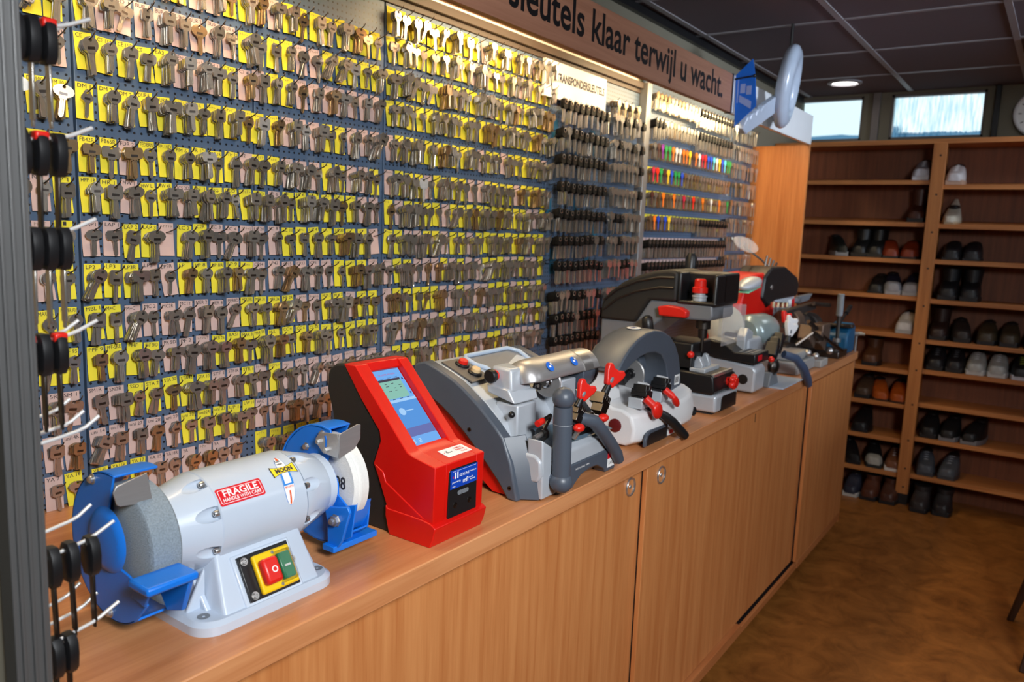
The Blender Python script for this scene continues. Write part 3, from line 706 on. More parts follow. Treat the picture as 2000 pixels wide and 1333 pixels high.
# motor body
mb = MB().lathe((AX,.547,AZ), (0,1,0), [(0,.058),(0,AR-.0015),(.0015,AR),(.130,AR),(.1315,AR-.0015),(.132,.058)], 64)
body = mk('motor_body', mb, M['light_grey'], G, smooth=30)
e1 = mk('end_bell', MB().lathe((AX,.490,AZ), (0,1,0), [(0,.0),(0,.0455),(.006,.047),(.050,.0605),(.057,.0615),(.0575,.04)], 64), M['light_grey'], G)
e2 = mk('end_bell', MB().lathe((AX,.679,AZ), (0,1,0), [(0,.04),(.0005,.0615),(.008,.0605),(.052,.0475),(.056,.0445),(.069,.0435),(.072,.040),(.072,0)], 64), M['light_grey'], G)
def carve(o, cutter):
    ct = mk('cutter', cutter, M['light_grey'], o)
    m_ = o.modifiers.new('b', 'BOOLEAN'); m_.object = ct; m_.operation = 'DIFFERENCE'; m_.solver = 'EXACT'
    dg = bpy.context.evaluated_depsgraph_get(); dg.update(); me = bpy.data.meshes.new_from_object(o.evaluated_get(dg))
    o.modifiers.clear(); me.polygons.foreach_set('use_smooth', [True]*len(me.polygons)); me.set_sharp_from_angle(angle=radians(28)); o.data = me
    bpy.data.objects.remove(ct)
# screw pockets and cap screws
for par, y0, s_ in ((e1,.547,-1), (e2,.680,1)):
    for a in (24,-24,66):
        ca, sa = cos(radians(a)), sin(radians(a)); n_ = V((ca,0,sa)); c = V((AX,0,AZ)) + n_*.0545
        carve(par, MB().sph((c.x+n_.x*.0035,y0+s_*.006,c.z+n_.z*.0035), .01, (.62,3.2,.95), 20, 12, RY(-radians(a))))
        mb = MB().lathe((c.x+n_.x*.004,y0+s_*.001,c.z+n_.z*.004), (0,s_,0), [(0,.0042),(.004,.0042),(.0055,.0034),(.0055,.002),(.003,.0018),(.003,0)], 14)
        mk('screw', mb, M['steel'], par)
# stickers lie on the round body
def cylmap(y0, a0, r=AR+.0004): return lambda a, b: V((AX + r*cos(radians(a0)+b/AR), y0+a, AZ + r*sin(radians(a0)+b/AR)))
def cylpatch(mb, y0, y1, a0, a1, r, rad=.0, n=8):
    h = radians(a1-a0)*AR; pts = rrect(0, y1-y0, 0, h, rad or .0004, 4)
    f = cylmap(y0, a0, r); top = [f(a, b) for a, b in pts]; c = f((y1-y0)/2, h/2)
    # strips follow the curvature
    nn = 14; vs = []; fs = []
    for k in range(nn+1):
        b = h*k/nn; e = 0.0
        if rad:
            if b < rad: e = rad - sqrt(max(0, rad**2-(rad-b)**2))
            elif b > h-rad: e = rad - sqrt(max(0, rad**2-(b-h+rad)**2))
        vs += [f(e, b), f(y1-y0-e, b)]
    for k in range(nn): fs.append((2*k, 2*k+1, 2*k+3, 2*k+2))
    return mb.add(vs, fs)
mb = MB(); R1 = AR+.0003
mb.mat(0); cylpatch(mb, .5495, .6155, 28.8, 50.2, R1, .002)
mb.mat(1); cylpatch(mb, .5518, .6132, 31.0, 48.0, R1+.0001, .0016); mb.mat(0); cylpatch(mb, .5525, .6125, 31.65, 47.35, R1+.0002, .0012)
mb.mat(1); mb.text('FRAGILE', (0,0,0), (0,1,0), (0,0,1), .0128, width=.050, bold=.018, mapf=cylmap(.5575, 38.6, R1+.0004))
mb.text('HANDLE WITH CARE', (0,0,0), (0,1,0), (0,0,1), .0066, width=.055, bold=.014, mapf=cylmap(.5550, 33.1, R1+.0004))
mk('warning_sticker', mb, [M['vinyl_red'], M['vinyl_white']], body, smooth=0)
org = mat('orange ink', (226,92,40), .5); sky = mat('sky blue ink', (40,130,214), .5); yel = mat('yellow ink', (246,214,40), .5)
mb = MB(); f = cylmap(.6465, 7.0, R1)
def board_pts(k): # surfboard half width along its length
    t = k; return .0085*sqrt(max(0, 1-abs(2*t-1)**2.6))*(.86+.14*(1-t))
H = radians(67)*AR
def surf(mb, t0, t1, wl, wr, r, n=14):
    vs = []; fs = []
    for i in range(n+1):
        t = t0+(t1-t0)*i/n; ph = radians(7)+H*t/AR; yc = .6495+.0085*t
        for y in (yc+wl(t), yc+wr(t)): vs.append(V((AX+r*cos(ph), y, AZ+r*sin(ph))))
    for i in range(n): fs.append((2*i,2*i+1,2*i+3,2*i+2))
    mb.add(vs, fs)
mb.mat(1); surf(mb, 0, 1, lambda t: -board_pts(t)-.0006, lambda t: board_pts(t)+.0006, R1+.0001)
mb.mat(0); surf(mb, .012, .988, lambda t: -board_pts(t), lambda t: board_pts(t), R1+.0002)
mb.mat(1); surf(mb, .36, .60, lambda t: -board_pts(t)*.98, lambda t: board_pts(t)*.98, R1+.0003)
mb.mat(0); surf(mb, .39, .60, lambda t: -board_pts(t)*.66, lambda t: board_pts(t)*.66, R1+.0004)
mb.mat(2); surf(mb, .02, .26, lambda t: -.0013, lambda t: .0013, R1+.0004); surf(mb, .60, .70, lambda t: -.0013, lambda t: .0013, R1+.0005); surf(mb, .90, .985, lambda t: -.0016, lambda t: .0016, R1+.0004)
mb.text('MOONEYES', (0,0,0), (0,1,0), (0,0,1), .0040, width=.0135, bold=.01, mapf=cylmap(.6455, 27.6, R1+.0006))
mb.mat(3); mb.text('Go!', (0,0,0), (0,1,0), (0,0,1), .006, width=.0075, bold=.02, mapf=cylmap(.6515, 64.2, R1+.0008)); mb.text('with', (0,0,0), (0,1,0), (0,0,1), .005, width=.0085, bold=.02, mapf=cylmap(.6510, 59.6, R1+.0008))
# banner with concave long sides
def banner(mb, sc, r):
    n = 10; vs = []; fs = []
    for i in range(n+1):
        a = -.0195+.039*i/n; hh = (.0044 + .0042*(a/.0195)**2)*1.0
        for b_ in (-hh*sc, hh*sc):
            ph = radians(51.4)+b_/AR; vs.append(V((AX+r*cos(ph), .6553+a*(.5+.5*sc if sc < 1 else 1), AZ+r*sin(ph))))
    for i in range(n): fs.append((2*i,2*i+1,2*i+3,2*i+2))
    mb.add(vs, fs)
mb.mat(3); banner(mb, 1.0, R1+.0009); mb.mat(4); banner(mb, .86, R1+.0010)
mb.mat(3); mb.text('MOON', (0,0,0), (0,1,0), (0,0,1), .0088, width=.027, bold=.05, mapf=cylmap(.6418, 48.6, R1+.0012))
mk('surfboard_sticker', mb, [M['vinyl_white'], sky, org, M['ink'], yel], body, smooth=0)
# switch on the sloping pedestal front
sn = V((.065,0,.0385)).normalized(); su = V((0,1,0)); sv = sn.cross(su); sv = V((-.0385,0,.065)).normalized()
S0 = V((.5306,.600,.9115))
def sbox(u0, u1, v0, v1, d0, d1, mb):
    R3 = Matrix((su, sv, sn)).transposed()
    return mb.box(S0 + su*(u0+u1)/2 + sv*(v0+v1)/2 + sn*(d0+d1)/2, (u1-u0, v1-v0, d1-d0), R3)
mk('switch_recess', sbox(-.042,.046,-.034,.034,-.012,.0022,MB()), M['light_grey'], pe, bevel=.002)
sw = mk('switch_plate', sbox(-.036,.040,-.028,.030,-.004,.0065,MB()), M['black'], G, bevel=.0012)
mk('switch_bezel', sbox(-.020,.036,-.025,.025,.0055,.013,MB()), M['yellow'], sw, bevel=.0025)
b1 = mk('stop_button', MB().add([], []) if False else sbox(-.017,.0065,-.0165,.0165,.012,.0255,MB()), M['red_knob'], sw, bevel=.004)
mk('stop_symbol', MB().lathe(S0+su*(-.003)+sn*.0256, sn, [(0,.0028),(.0004,.0028),(.0004,.0042),(0,.0042)], 20, cap=False), M['vinyl_white'], b1, smooth=0)
b2 = mk('start_button', sbox(.0105,.029,-.017,.017,.012,.0205,MB()), M['green'], sw, bevel=.002)
mk('start_symbol', sbox(.0155,.0245,-.002,.0005,.0204,.0209,MB()), M['vinyl_white'], b2, smooth=0)
mk('button_cover', sbox(.0085,.031,-.0205,.0205,.0115,.023,MB()), glassy('smoky cover', (70,62,40), .28), sw, bevel=.003)
for u, v_ in ((-.0285,.0225),(-.0285,-.0215),(.0385,.004)):
    mk('screw', MB().lathe(S0+su*u+sv*v_+sn*.006, sn, [(0,.0052),(.001,.0052),(.0011,.0034),(.0042,.0034),(.0042,.0018),(.002,.0017),(.002,0)], 16), M['steel'], sw)
for v_ in (.021,-.021): mk('screw', MB().lathe(S0+su*.009+sv*v_+sn*.0125, sn, [(0,.0022),(.0014,.0020),(.0016,0)], 12), M['steel'], sw)
# ---- near guard, wheel, visor, rest
def arc(cx, cz, r, a0, a1, n): return [(cx+r*cos(radians(a0+(a1-a0)*k/n)), cz+r*sin(radians(a0+(a1-a0)*k/n))) for k in range(n+1)]
def band(mb, pts, y0, y1, th=.003):
    n = len(pts); vs = []; fs = []
    for i, (x, z) in enumerate(pts):
        a = V(pts[min(i+1, n-1)]) - V(pts[max(i-1, 0)]); nx, nz_ = -a.y, a.x; l = sqrt(nx*nx+nz_*nz_) or 1; nx, nz_ = nx/l*th, nz_/l*th
        vs += [V((x,y0,z)), V((x,y1,z)), V((x+nx,y1,z+nz_)), V((x+nx,y0,z+nz_))]
    for i in range(n-1):
        a = 4*i; b_ = a+4
        for k in range(4): fs.append((a+k, a+(k+1) % 4, b_+(k+1) % 4, b_+k))
    fs += [(3,2,1,0), (4*n-4, 4*n-3, 4*n-2, 4*n-1)]
    return mb.add(vs, fs)
gc = (.452,.974)
outer = arc(gc[0], gc[1], .090, 82, 303, 30)
cut = [(.527,.926),(.520,.940),(.490,.951),(.467,.955),(.460,.977),(.447,1.005),(.455,1.035),(.463,1.058)]
mb = MB().prism(outer+cut, (0,.4435,0), (1,0,0), (0,0,1), (0,.003,0)); band(mb, outer, .4435, .4975)
gd = mk('wheel_guard', mb, M['blue'], G, bevel=.001)
mk('hub_dome', MB().lathe((.447,.4436,.983), (0,-1,0), [(0,.040),(.004,.036),(.006,.028),(.0065,0)], 32), M['blue'], gd)
for x, z in ((.418,1.050),(.447,.893)):
    mk('bolt', MB().lathe((x,.4435,z), (0,-1,0), [(0,.0065),(.001,.0065),(.001,.0045),(.004,.0045),(.0055,.003),(.0055,0)], 14), M['steel'], gd)
mk('grinding_wheel', MB().lathe((AX,.450,AZ), (0,1,0), [(0,0),(0,.066),(.003,.071),(.036,.071),(.039,.068),(.0395,.0)], 64), M['stone'], G)
mk('spark_visor', MB().prism([(.4265,1.055),(.430,1.0615),(.466,1.069),(.4715,1.036),(.4655,1.0335),(.434,1.0375),(.430,1.0405)], (.494,0,0), (0,1,0), (0,0,1), (.002,0,0)), M['brushed'], G, bevel=.0006)
rs = mk('tool_rest', MB().bb((.529,.421,.957),(.569,.482,.967)), M['blue'], G, bevel=.003)
mk('rest_bracket', MB().prism([(.530,.957),(.562,.957),(.545,.915),(.515,.905),(.500,.925)], (0,.474,0), (1,0,0), (0,0,1), (0,.006,0)).prism([(.52,.957),(.545,.957),(.527,.926),(.500,.93)], (0,.4400,0), (1,0,0), (0,0,1), (0,.0035,0)), M['blue'], rs, bevel=.001)
# ---- far guard
fp = [(.370,1.004),(.381,1.025),(.404,1.046),(.432,1.062),(.455,1.064),(.475,1.060),(.479,1.034),(.468,1.010),(.482,.999),(.4915,.983),(.492,.966),(.510,.954),(.529,.960),(.520,.909),(.484,.889),(.451,.8855),(.418,.890),(.385,.910),(.367,.945),(.362,.978)]
fp = [(x+.004, z) for x, z in fp]
mb = MB().prism(fp, (0,.7525,0), (1,0,0), (0,0,1), (0,.003,0))
ou = arc(.452,.974,.088,78,312,30); band(mb, ou, .7525, .800); mb.prism(ou + [(.515,.945),(.500,.950),(.47,.955),(.45,1.0),(.465,1.05)], (0,.797,0), (1,0,0), (0,0,1), (0,.003,0))
mb.prism([(.468,.908),(.500,.908),(.511,.926),(.519,.955),(.503,.948)], (0,.7555,0), (1,0,0), (0,0,1), (0,.042,0))
gf = mk('wheel_guard', mb, M['blue'], G, bevel=.001)
mb = MB().lathe((.457,.759,.978), (0,1,0), [(0,0),(0,.0655),(.002,.067),(.007,.0685),(.010,.0655),(.013,.069),(.026,.069),(.027,.067),(.027,0)], 64)
wh = mk('grinding_wheel', mb, M['stone_white'], G)
mk('wheel_print', MB().text('08', (.483,.7585,.974), (1,0,0), (0,0,1), .026, width=.0215, bold=.015), M['ink'], wh, smooth=0)
mb = MB().prism([(.456,1.045),(.465,1.056),(.503,1.060),(.507,1.024),(.472,1.026),(.459,1.037)], (0,.745,0), (1,0,0), (0,0,1), (0,.002,0))
mb.prism([(.745,1.060),(.745,1.024),(.775,1.033),(.786,1.046),(.786,1.067),(.780,1.0685)], (.5045,0,0), (0,1,0), (0,0,1), (.002,0,0))
vs_ = mk('spark_visor', mb, M['brushed'], G, bevel=.0006)
mk('slot', MB().prism(arc(.457,1.043,.020,-22,26,6)+arc(.457,1.043,.0235,26,-22,6), (0,.7446,0), (1,0,0), (0,0,1), (0,.0004,0)), M['blue'], vs_, smooth=0)
for x, z in ((.464,1.042),(.481,1.033)): mk('bolt', MB().lathe((x,.745,z), (0,-1,0), [(0,.0045),(.0035,.0045),(.005,.003),(.005,0)], 6), M['steel'], vs_)
for x, z, r in ((.463,1.052,.0055),(.428,1.026,.006),(.489,.904,.006)): mk('bolt', MB().lathe((x,.7525,z), (0,-1,0), [(0,r),(.001,r),(.001,r*.7),(.005,r*.7),(.0055,0)], 6), M['steel'], gf)
br = mk('rest_bracket', MB().prism([(.480,.948),(.498,.952),(.528,.958),(.532,.950),(.517,.905),(.509,.893),(.487,.893),(.486,.925)], (0,.741,0), (1,0,0), (0,0,1), (0,.005,0)), M['blue'], G, bevel=.001)
mk('adjusting_bolt', MB().lathe((.505,.741,.9335), (0,-1,0), [(0,.0095),(.001,.0095),(.001,.008),(.006,.008),(.007,.0045)], 6).lathe((.505,.734,.9335), (0,-1,0), [(0,.0048),(.004,.0045),(.005,0)], 14), M['steel'], br, smooth=30)
mk('tool_rest', MB().bb((.483,.735,.8855),(.507,.822,.8945)), M['blue'], G, bevel=.001)
# ------------------------------------------------------------------ red touchscreen key reader
G = thing('key_reader', 'red and black touchscreen key reader standing right of the bench grinder', 'key reader', (.47,.93,ZT))
side = [(.381,1.131),(.408,1.131),(.524,1.0095),(.535,1.006),(.581,.997),(.579,.905),(.486,.905),(.482,.917),(.451,.978),(.466,1.018),(.463,1.033),(.42,1.080)]
mb = MB().prism(side, (0,.868,0), (1,0,0), (0,0,1), (0,.027,0)).prism(side, (0,.969,0), (1,0,0), (0,0,1), (0,.021,0))
core = [(.381,1.131),(.403,1.131),(.410,1.118),(.404,1.1135),(.507,1.006),(.516,1.0135),(.524,1.008),(.535,1.006),(.581,.997),(.5775,.905),(.486,.905),(.482,.917),(.451,.978),(.466,1.018),(.463,1.033),(.42,1.080)]
mb.prism(core, (0,.894,0), (1,0,0), (0,0,1), (0,.076,0))
sk = [(.482,.917),(.486,.912),(.560,.911),(.578,.908),(.5865,.903),(.582,.884),(.576,ZT),(.491,ZT),(.482,.900)]
mb.prism(sk, (0,.8645,0), (1,0,0), (0,0,1), (0,.129,0))
mb.prism([(.455,.978),(.474,.969),(.480,.954),(.562,.912),(.486,.905),(.482,.917)], (0,.8665,0), (1,0,0), (0,0,1), (0,.003,0))
sh = mk('shell', mb, M['red'], G, bevel=.0025)
blk = [(.341,1.108),(.346,1.119),(.358,1.127),(.372,1.1295),(.381,1.130),(.42,1.079),(.463,1.032),(.466,1.018),(.451,.978),(.482,.917),(.482,.900),(.491,ZT),(.392,ZT),(.380,.90),(.362,.985),(.352,1.045),(.339,1.082)]
mk('rear_shell', MB().prism(blk, (0,.8705,0), (1,0,0), (0,0,1), (0,.117,0)), M['black_rough'], G, bevel=.004)
# screen: lies in the sloping recess
s0 = V((.4055,.897,1.1142)); sd = V((.103,0,-.1075)).normalized(); sn = V((.1075,0,.103)).normalized(); su = V((0,1,0)); SL = .1475; SW = .0705
def em(name, rgb, k=1.1): return emit(name, rgb, k)
SCR = [em('screen blue', (112,168,232)), em('screen green', (134,186,172)), em('screen bar', (70,64,78)), em('screen violet', (104,112,170)), em('screen pale', (160,200,240)), em('screen ink', (40,44,70)), em('screen red', (190,60,100)), em('screen mid', (88,146,214))]
def rq(mb, u0, u1, v0, v1, d, mi):
    mb.mat(mi); P = lambda u, v: s0 + su*u*SW + sd*v*SL + sn*d
    mb.add([P(u0,v1), P(u1,v1), P(u1,v0), P(u0,v0)], [(0,1,2,3)])
mb = MB(); rq(mb,0,1,0,1,.0012,0); rq(mb,0,1,.43,1,.0014,7); rq(mb,0,1,.40,.435,.0016,4); rq(mb,0,.86,.125,.155,.0016,2); rq(mb,0,.86,.155,.385,.0016,1); rq(mb,0,1,.77,.88,.0016,3); rq(mb,0,1,.88,1,.0016,0)
mb.mat(6); tx = lambda b_, u, v, sz, w, mi: (mb.mat(mi), mb.text(b_, s0+su*u*SW+sd*v*SL+sn*.0019, su, -sd, sz, width=w))
tx('DE SLEUTEL INSTEKEN', .24, .075, .0042, .038, 6)
for k, u in enumerate((.03,.25,.47,.68)): tx(('code','item','type','model')[k], u, .118, .003, .008, 5)
for r in range(4):
    for k, u in enumerate((.08,.28,.50,.70)):
        if (r+k) % 3: rq(mb, u, u+.07+.03*((r*k) % 2), .185+.032*r, .193+.032*r, .0018, 2)
for k, u in enumerate((.02,.26,.50,.72)): rq(mb, u, u+.09, .392, .399, .0018, 5)
mb.mat(5); P = lambda u, v: s0 + su*u*SW + sd*v*SL + sn*.0019
mb.add([P(.90,.155), P(.96,.155), P(.93,.125)], [(0,1,2)]); mb.add([P(.90,.335), P(.93,.365), P(.96,.335)], [(0,1,2)])
mb.mat(4); a = [P(.33+.10*cos(t*pi/6)*1.0, .56+.048*sin(t*pi/6)) for t in range(12)]; mb.add(a, [tuple(range(11,-1,-1))]); rq(mb,.40,.70,.553,.566,.0018,4)
for u in (.10,.30): rq(mb,u,u+.09,.915,.965,.0018,4); rq(mb,u+.02,u+.035,.928,.936,.002,5); rq(mb,u+.05,u+.065,.945,.952,.002,5)
mk('screen', mb, SCR, G, smooth=0)
# white label on the ledge
lp = V((.5435,.915,1.0055)); ld = V((.0455,0,-.009)).normalized(); ln = V((.009,0,.0455)).normalized()
mb = MB().mat(0).box(lp+ld*.0125+su*.030, (.024,.058,.001), Matrix((ld,su,ln)).transposed())
T_ = lambda b_, u, v, sz, w, mi: (mb.mat(mi), mb.text(b_, lp+ld*v+su*u+ln*.0008, su, -ld, sz, width=w, bold=.02))
T_('KEYLINE', .0085, .0145, .0038, .0135, 1); T_('CAMILLO', .0315, .0085, .006, .021, 2); T_('BIANCHI', .0315, .0145, .006, .020, 2); T_('Reader', .0375, .0210, .0058, .015, 3)
mb.mat(2).box(lp+ld*.0115+su*.0055+ln*.0007, (.002,.0015,.0004), Matrix((ld,su,ln)).transposed()); mb.mat(1).box(lp+ld*.0095+su*.0105+ln*.0007, (.004,.0012,.0004), Matrix((ld,su,ln)).transposed()).box(lp+ld*.0095+su*.0132+ln*.0007, (.004,.0012,.0004), Matrix((ld,su,ln)).transposed())
mk('name_label', mb, [M['vinyl_white'], M['ink'], M['vinyl_red'], mat('pale red ink', (230,150,140), .6)], G, smooth=0)
# black front panel with blue label, slot and screws
fx = .580
fp = mk('front_panel', MB().prism([(.9015,.907),(.972,.907),(.972,.983),(.969,.986),(.905,.986),(.9015,.982)], (fx-.006,0,0), (0,1,0), (0,0,1), (.007,0,0)), M['black'], G, bevel=.0008)
mb = MB().mat(0).bb((fx+.001,.9045,.9535),(fx+.0016,.972,.9835)); mb.mat(1)
T_ = lambda b_, y, z, sz, w, mi=1: (mb.mat(mi), mb.text(b_, (fx+.0018,y,z), (0,1,0), (0,0,1), sz, width=w, bold=.015))
T_('KEYLINE', .926, .9705, .0062, .024); T_('machines', .9525, .9725, .004, .016); T_('powered by', .9085, .9625, .0045, .021); T_('mfi', .9345, .9585, .0105, .013); T_('www.', .909, .9558, .004, .008); T_('metalfix', .949, .9625, .0038, .012); T_('hardware', .953, .9588, .0038, .013)
mb.mat(2).bb((fx+.0016,.9095,.9705),(fx+.0019,.9120,.9733)); mb.mat(1).bb((fx+.0016,.9145,.9690),(fx+.0019,.9175,.9795)).bb((fx+.0016,.9205,.9690),(fx+.0019,.9232,.9795)).bb((fx+.0016,.910,.9810),(fx+.0018,.968,.9814))
mk('maker_label', mb, [mat('navy vinyl', (12,64,172), .4), M['vinyl_white'], M['vinyl_red']], fp, smooth=0)
mk('key_slot', MB().prism(rrect(.923,.9505,.9405,.9475,.0034,4), (fx+.0008,0,0), (0,1,0), (0,0,1), (.0008,0,0)).bb((fx+.001,.9325,.941),(fx+.0022,.9345,.9475)), M['mid_grey'], fp, smooth=0)
for y, z in ((.918,.9255),(.9535,.9255)): mk('screw', MB().lathe((fx+.001,y,z), (1,0,0), [(0,.0048),(.0008,.0046),(.001,.003),(.0004,.0028),(.0004,0)], 16), M['steel_dark'], fp)
# ------------------------------------------------------------------ silver key cutter with grey arched sides
G = thing('key_cutter', 'silver key cutting machine with grey arched sides and an upright grey lever', 'key cutting machine', (.45,1.28,ZT))
top = [(.300,1.055),(.310,1.092),(.335,1.099),(.363,1.090),(.388,1.081),(.411,1.071),(.430,1.060),(.449,1.047),(.468,1.034),(.486,1.019),(.506,1.002),(.526,.982)]
sid = top + [(.545,.938),(.562,ZT),(.540,ZT),(.518,.898),(.488,.928),(.462,.952),(.437,.974),(.408,.997),(.378,1.017),(.34,1.035),(.305,1.042)]
for y, s_ in ((1.118,1),(1.442,-1)):
    sp = mk('side_panel', MB().prism(sid, (0,y,0), (1,0,0), (0,0,1), (0,s_*.026,0)), M['dark_grey'], G, bevel=.004)
    for x, z in ((.449,.985),(.545,.893)): mk('screw', MB().lathe((x,y,z), (0,-s_,0), [(0,.004),(.001,.004),(.001,.002),(0,.002)], 12), M['steel_dark'], sp)
mk('front_corner', MB().loft([[V((.526,1.120,.984)),V((.541,1.124,.935)),V((.556,1.126,ZT+.002)),V((.53,1.13,ZT+.002)),V((.50,1.13,.96))],
    [V((.548,1.160,.986)),V((.578,1.150,.930)),V((.590,1.150,ZT+.002)),V((.53,1.18,ZT+.002)),V((.50,1.18,.96))]]), M['dark_grey'], G, bevel=.0015)
mk('red_side', MB().prism([(.30,1.040),(.378,1.02),(.437,.978),(.488,.932),(.518,.902),(.542,.874),(.498,.874),(.462,.90),(.40,.935),(.30,.98)], (0,1.13,0), (1,0,0), (0,0,1), (0,.004,0)), M['red'], G)
deck = [(x, z-.003) for x, z in top] + [(.545,.972),(.575,.962),(.590,.948),(.590,.915),(.584,.900),(.50,.895),(.45,.94),(.38,1.0),(.31,1.04)]
deck = deck[:10] + [(.500,.998),(.512,.968),(.545,.957),(.580,.955),(.592,.945),(.594,.918),(.586,.905),(.50,.895),(.45,.935),(.38,1.0),(.31,1.04)]
mk('body', MB().prism(deck, (0,1.144,0), (1,0,0), (0,0,1), (0,.272,0)), M['silver'], G, bevel=.005, seg=3)
mk('underbody', MB().prism([(.35,ZT+.004),(.57,ZT+.004),(.585,.905),(.50,.90),(.43,.95),(.36,.99)], (0,1.15,0), (1,0,0), (0,0,1), (0,.26,0)), M['mid_grey'], G, bevel=.003)
mk('left_apron', MB().prism([(1.146,.985),(1.195,.957),(1.20,.915),(1.20,ZT+.003),(1.150,ZT+.003),(1.150,.93)], (.560,0,0), (0,1,0), (0,0,1), (.034,0,0)), M['silver'], G, bevel=.003)
skirt = [(1.20,.915),(1.245,.9165),(1.40,.9175),(1.432,.912),(1.425,ZT),(1.385,ZT),(1.378,.880),(1.350,.893),(1.318,.895),(1.285,.889),(1.262,ZT+.006),(1.255,ZT),(1.20,ZT)]
sk = mk('front_skirt', MB().prism(skirt, (.570,0,0), (0,1,0), (0,0,1), (.027,0,0)), M['dark_grey'], G, bevel=.002)
mk('maker_script', MB().text('KEYLINE 994', (.5975,1.262,.9035), (0,1,0), (0,0,1), .005, width=.052), M['vinyl_white'], sk, smooth=0)
mb = MB().mat(0).bb((.5966,1.392,.878),(.5974,1.428,.8965)); mb.mat(1).bb((.5966,1.392,.8965),(.5974,1.428,.9125)); mb.mat(2).text('LASER', (.5978,1.396,.884), (0,1,0), (0,0,1), .009, width=.026)
mk('corner_label', mb, [M['vinyl_white'], M['vinyl_red'], M['ink']], sk, smooth=0)
# button plate and two buttons
pd = V((.048,0,-.018)).normalized(); pn = V((.018,0,.048)).normalized(); p0 = V((.348,1.152,1.0935))
RP = Matrix((pd, V((0,1,0)), pn)).transposed()
bp_ = mk('button_plate', MB().prism([(0,0),(.083,0),(.080,.062),(.012,.062),(0,.05)], p0, pd, (0,1,0), pn*.003), mat('olive plate', (92,88,84), .5), G, bevel=.0005)
for d, e, mm, nm in ((.024,.036,M['red_knob'],'red button'),(.058,.036,M['beige'],'cream button')):
    c = p0 + pd*d + V((0,e,0))
    b_ = mk('button', MB().lathe(c+pn*.003, pn, [(0,.0145),(.003,.0145),(.005,.0125),(.005,.0105)], 24), M['black'], bp_)
    q = mk('button_cap', MB().lathe(c+pn*.006, pn, [(0,.0098),(.008,.0094),(.0095,.008),(.0095,0)], 24), mm, b_); q['label'] = nm
# parts tray sunk in the back of the deck
rim = [(.345,1.232),(.352,1.222),(.378,1.222),(.395,1.236),(.418,1.238),(.438,1.25),(.438,1.31),(.425,1.395),(.36,1.40),(.342,1.38)]
zt_ = lambda x: 1.090 - (x-.363)*.36 if x < .411 else 1.071-(x-.411)*.62
mk('tray_rim', MB().tube([V((x,y,zt_(x)+.001)) for x, y in rim+rim[:1]], .005, 8), mat('pale blue plastic', (176,192,212), .35, coat=.2), G, smooth=60)
mk('tray_floor', MB().add([V((x,y,zt_(x)-.0015)) for x, y in rim], [tuple(range(len(rim)))]), M['mid_grey'], G, smooth=0)
# tracer tower at the left of the carriage
tw = mk('tracer_tower', MB().prism([(1.168,.950),(1.232,.950),(1.232,1.034),(1.168,1.034)], (.470,0,0), (0,1,0), (0,0,1), (.052,0,0)), M['silver'], G, bevel=.004)
mk('tower_ledge', MB().loft([[V(p) for p in ((.455,1.162,1.050),(.518,1.162,1.036),(.523,1.236,1.036),(.455,1.236,1.050))], [V(p) for p in ((.452,1.162,1.066),(.502,1.162,1.062),(.518,1.234,1.056),(.452,1.234,1.066))]]), M['silver'], tw, bevel=.003)
mk('tower_head', MB().loft([[V(p) for p in ((.452,1.166,1.055),(.508,1.166,1.055),(.513,1.230,1.050),(.452,1.230,1.055))], [V(p) for p in ((.455,1.172,1.101),(.501,1.172,1.099),(.501,1.222,1.098),(.455,1.222,1.101))]]), M['silver'], tw, bevel=.006, seg=3)
kb = mk('tower_knob', MB().lathe((.468,1.167,1.084), (0,-1,0), [(0,.0105),(.010,.0105),(.010,.008)], 20), M['red_knob'], tw)
mk('knob_cap', MB().lathe((.468,1.158,1.084), (0,-1,0), [(0,.0135),(.008,.0135),(.010,.011),(.010,0)], 14), M['black'], kb)
mk('tracer_tip', MB().box((.516,1.240,1.060), (.006,.022,.013), RX(-.35)), M['black'], tw, bevel=.001); mk('tip_screw', MB().cyl((.518,1.237,1.061),(.5205,1.237,1.061),.0035,n=12), M['steel'], tw)
mk('stop_pin', MB().sph((.517,1.156,1.018), .0065), M['black'], tw)
# cutter hood and disc
HX, HZ, HR = .495, 1.066, .044
hp = [(0,.010),(.002,.022),(.008,.033),(.018,.041),(.030,.0432),(.044,HR),(.250,HR),(.251,HR-.003)]
hd = mk('cutter_hood', MB().lathe((HX,1.195,HZ), (0,1,0), hp, 40, cap=False, a0=radians(14), a1=radians(170)), M['brushed'], G)
m_ = hd.modifiers.new('thick', 'SOLIDIFY'); m_.thickness = .0015
mk('hood_band', MB().lathe((HX,1.385,HZ), (0,1,0), [(0,HR),(.0005,HR+.0012),(.035,HR+.0012),(.0355,HR)], 40, cap=False, a0=radians(8), a1=radians(170)), M['steel'], hd)
for y in (1.262,1.352):
    ph = radians(42); c = V((HX+(HR+.002)*cos(ph), y, HZ+(HR+.002)*sin(ph))); n_ = V((cos(ph),0,sin(ph)))
    mb = MB().mat(0).lathe(c, n_, [(0,.0105),(.0004,.0105)], 24); mb.mat(1).box(c+n_*.0006, (.0005,.006,.004), RY(-ph)).box(c+n_*.0006+V((0,.001,.005)), (.0005,.004,.004), RY(-ph))
    mk('warning_sticker', mb, [M['blue_vinyl'], M['vinyl_white']], hd, smooth=0)
mk('motor_bearing', MB().cyl((HX,1.385,HZ),(HX,1.435,HZ),.040,n=32), M['dark_grey'], G, bevel=.002)
mk('pulley', MB().lathe((HX,1.436,HZ), (0,1,0), [(0,.036),(.002,.040),(.010,.040),(.012,.036)], 36), M['black'], G)
mk('cutter_mount', MB().bb((HX-.03,1.315,.97),(HX+.030,1.372,HZ-.005)), M['silver'], G, bevel=.003)
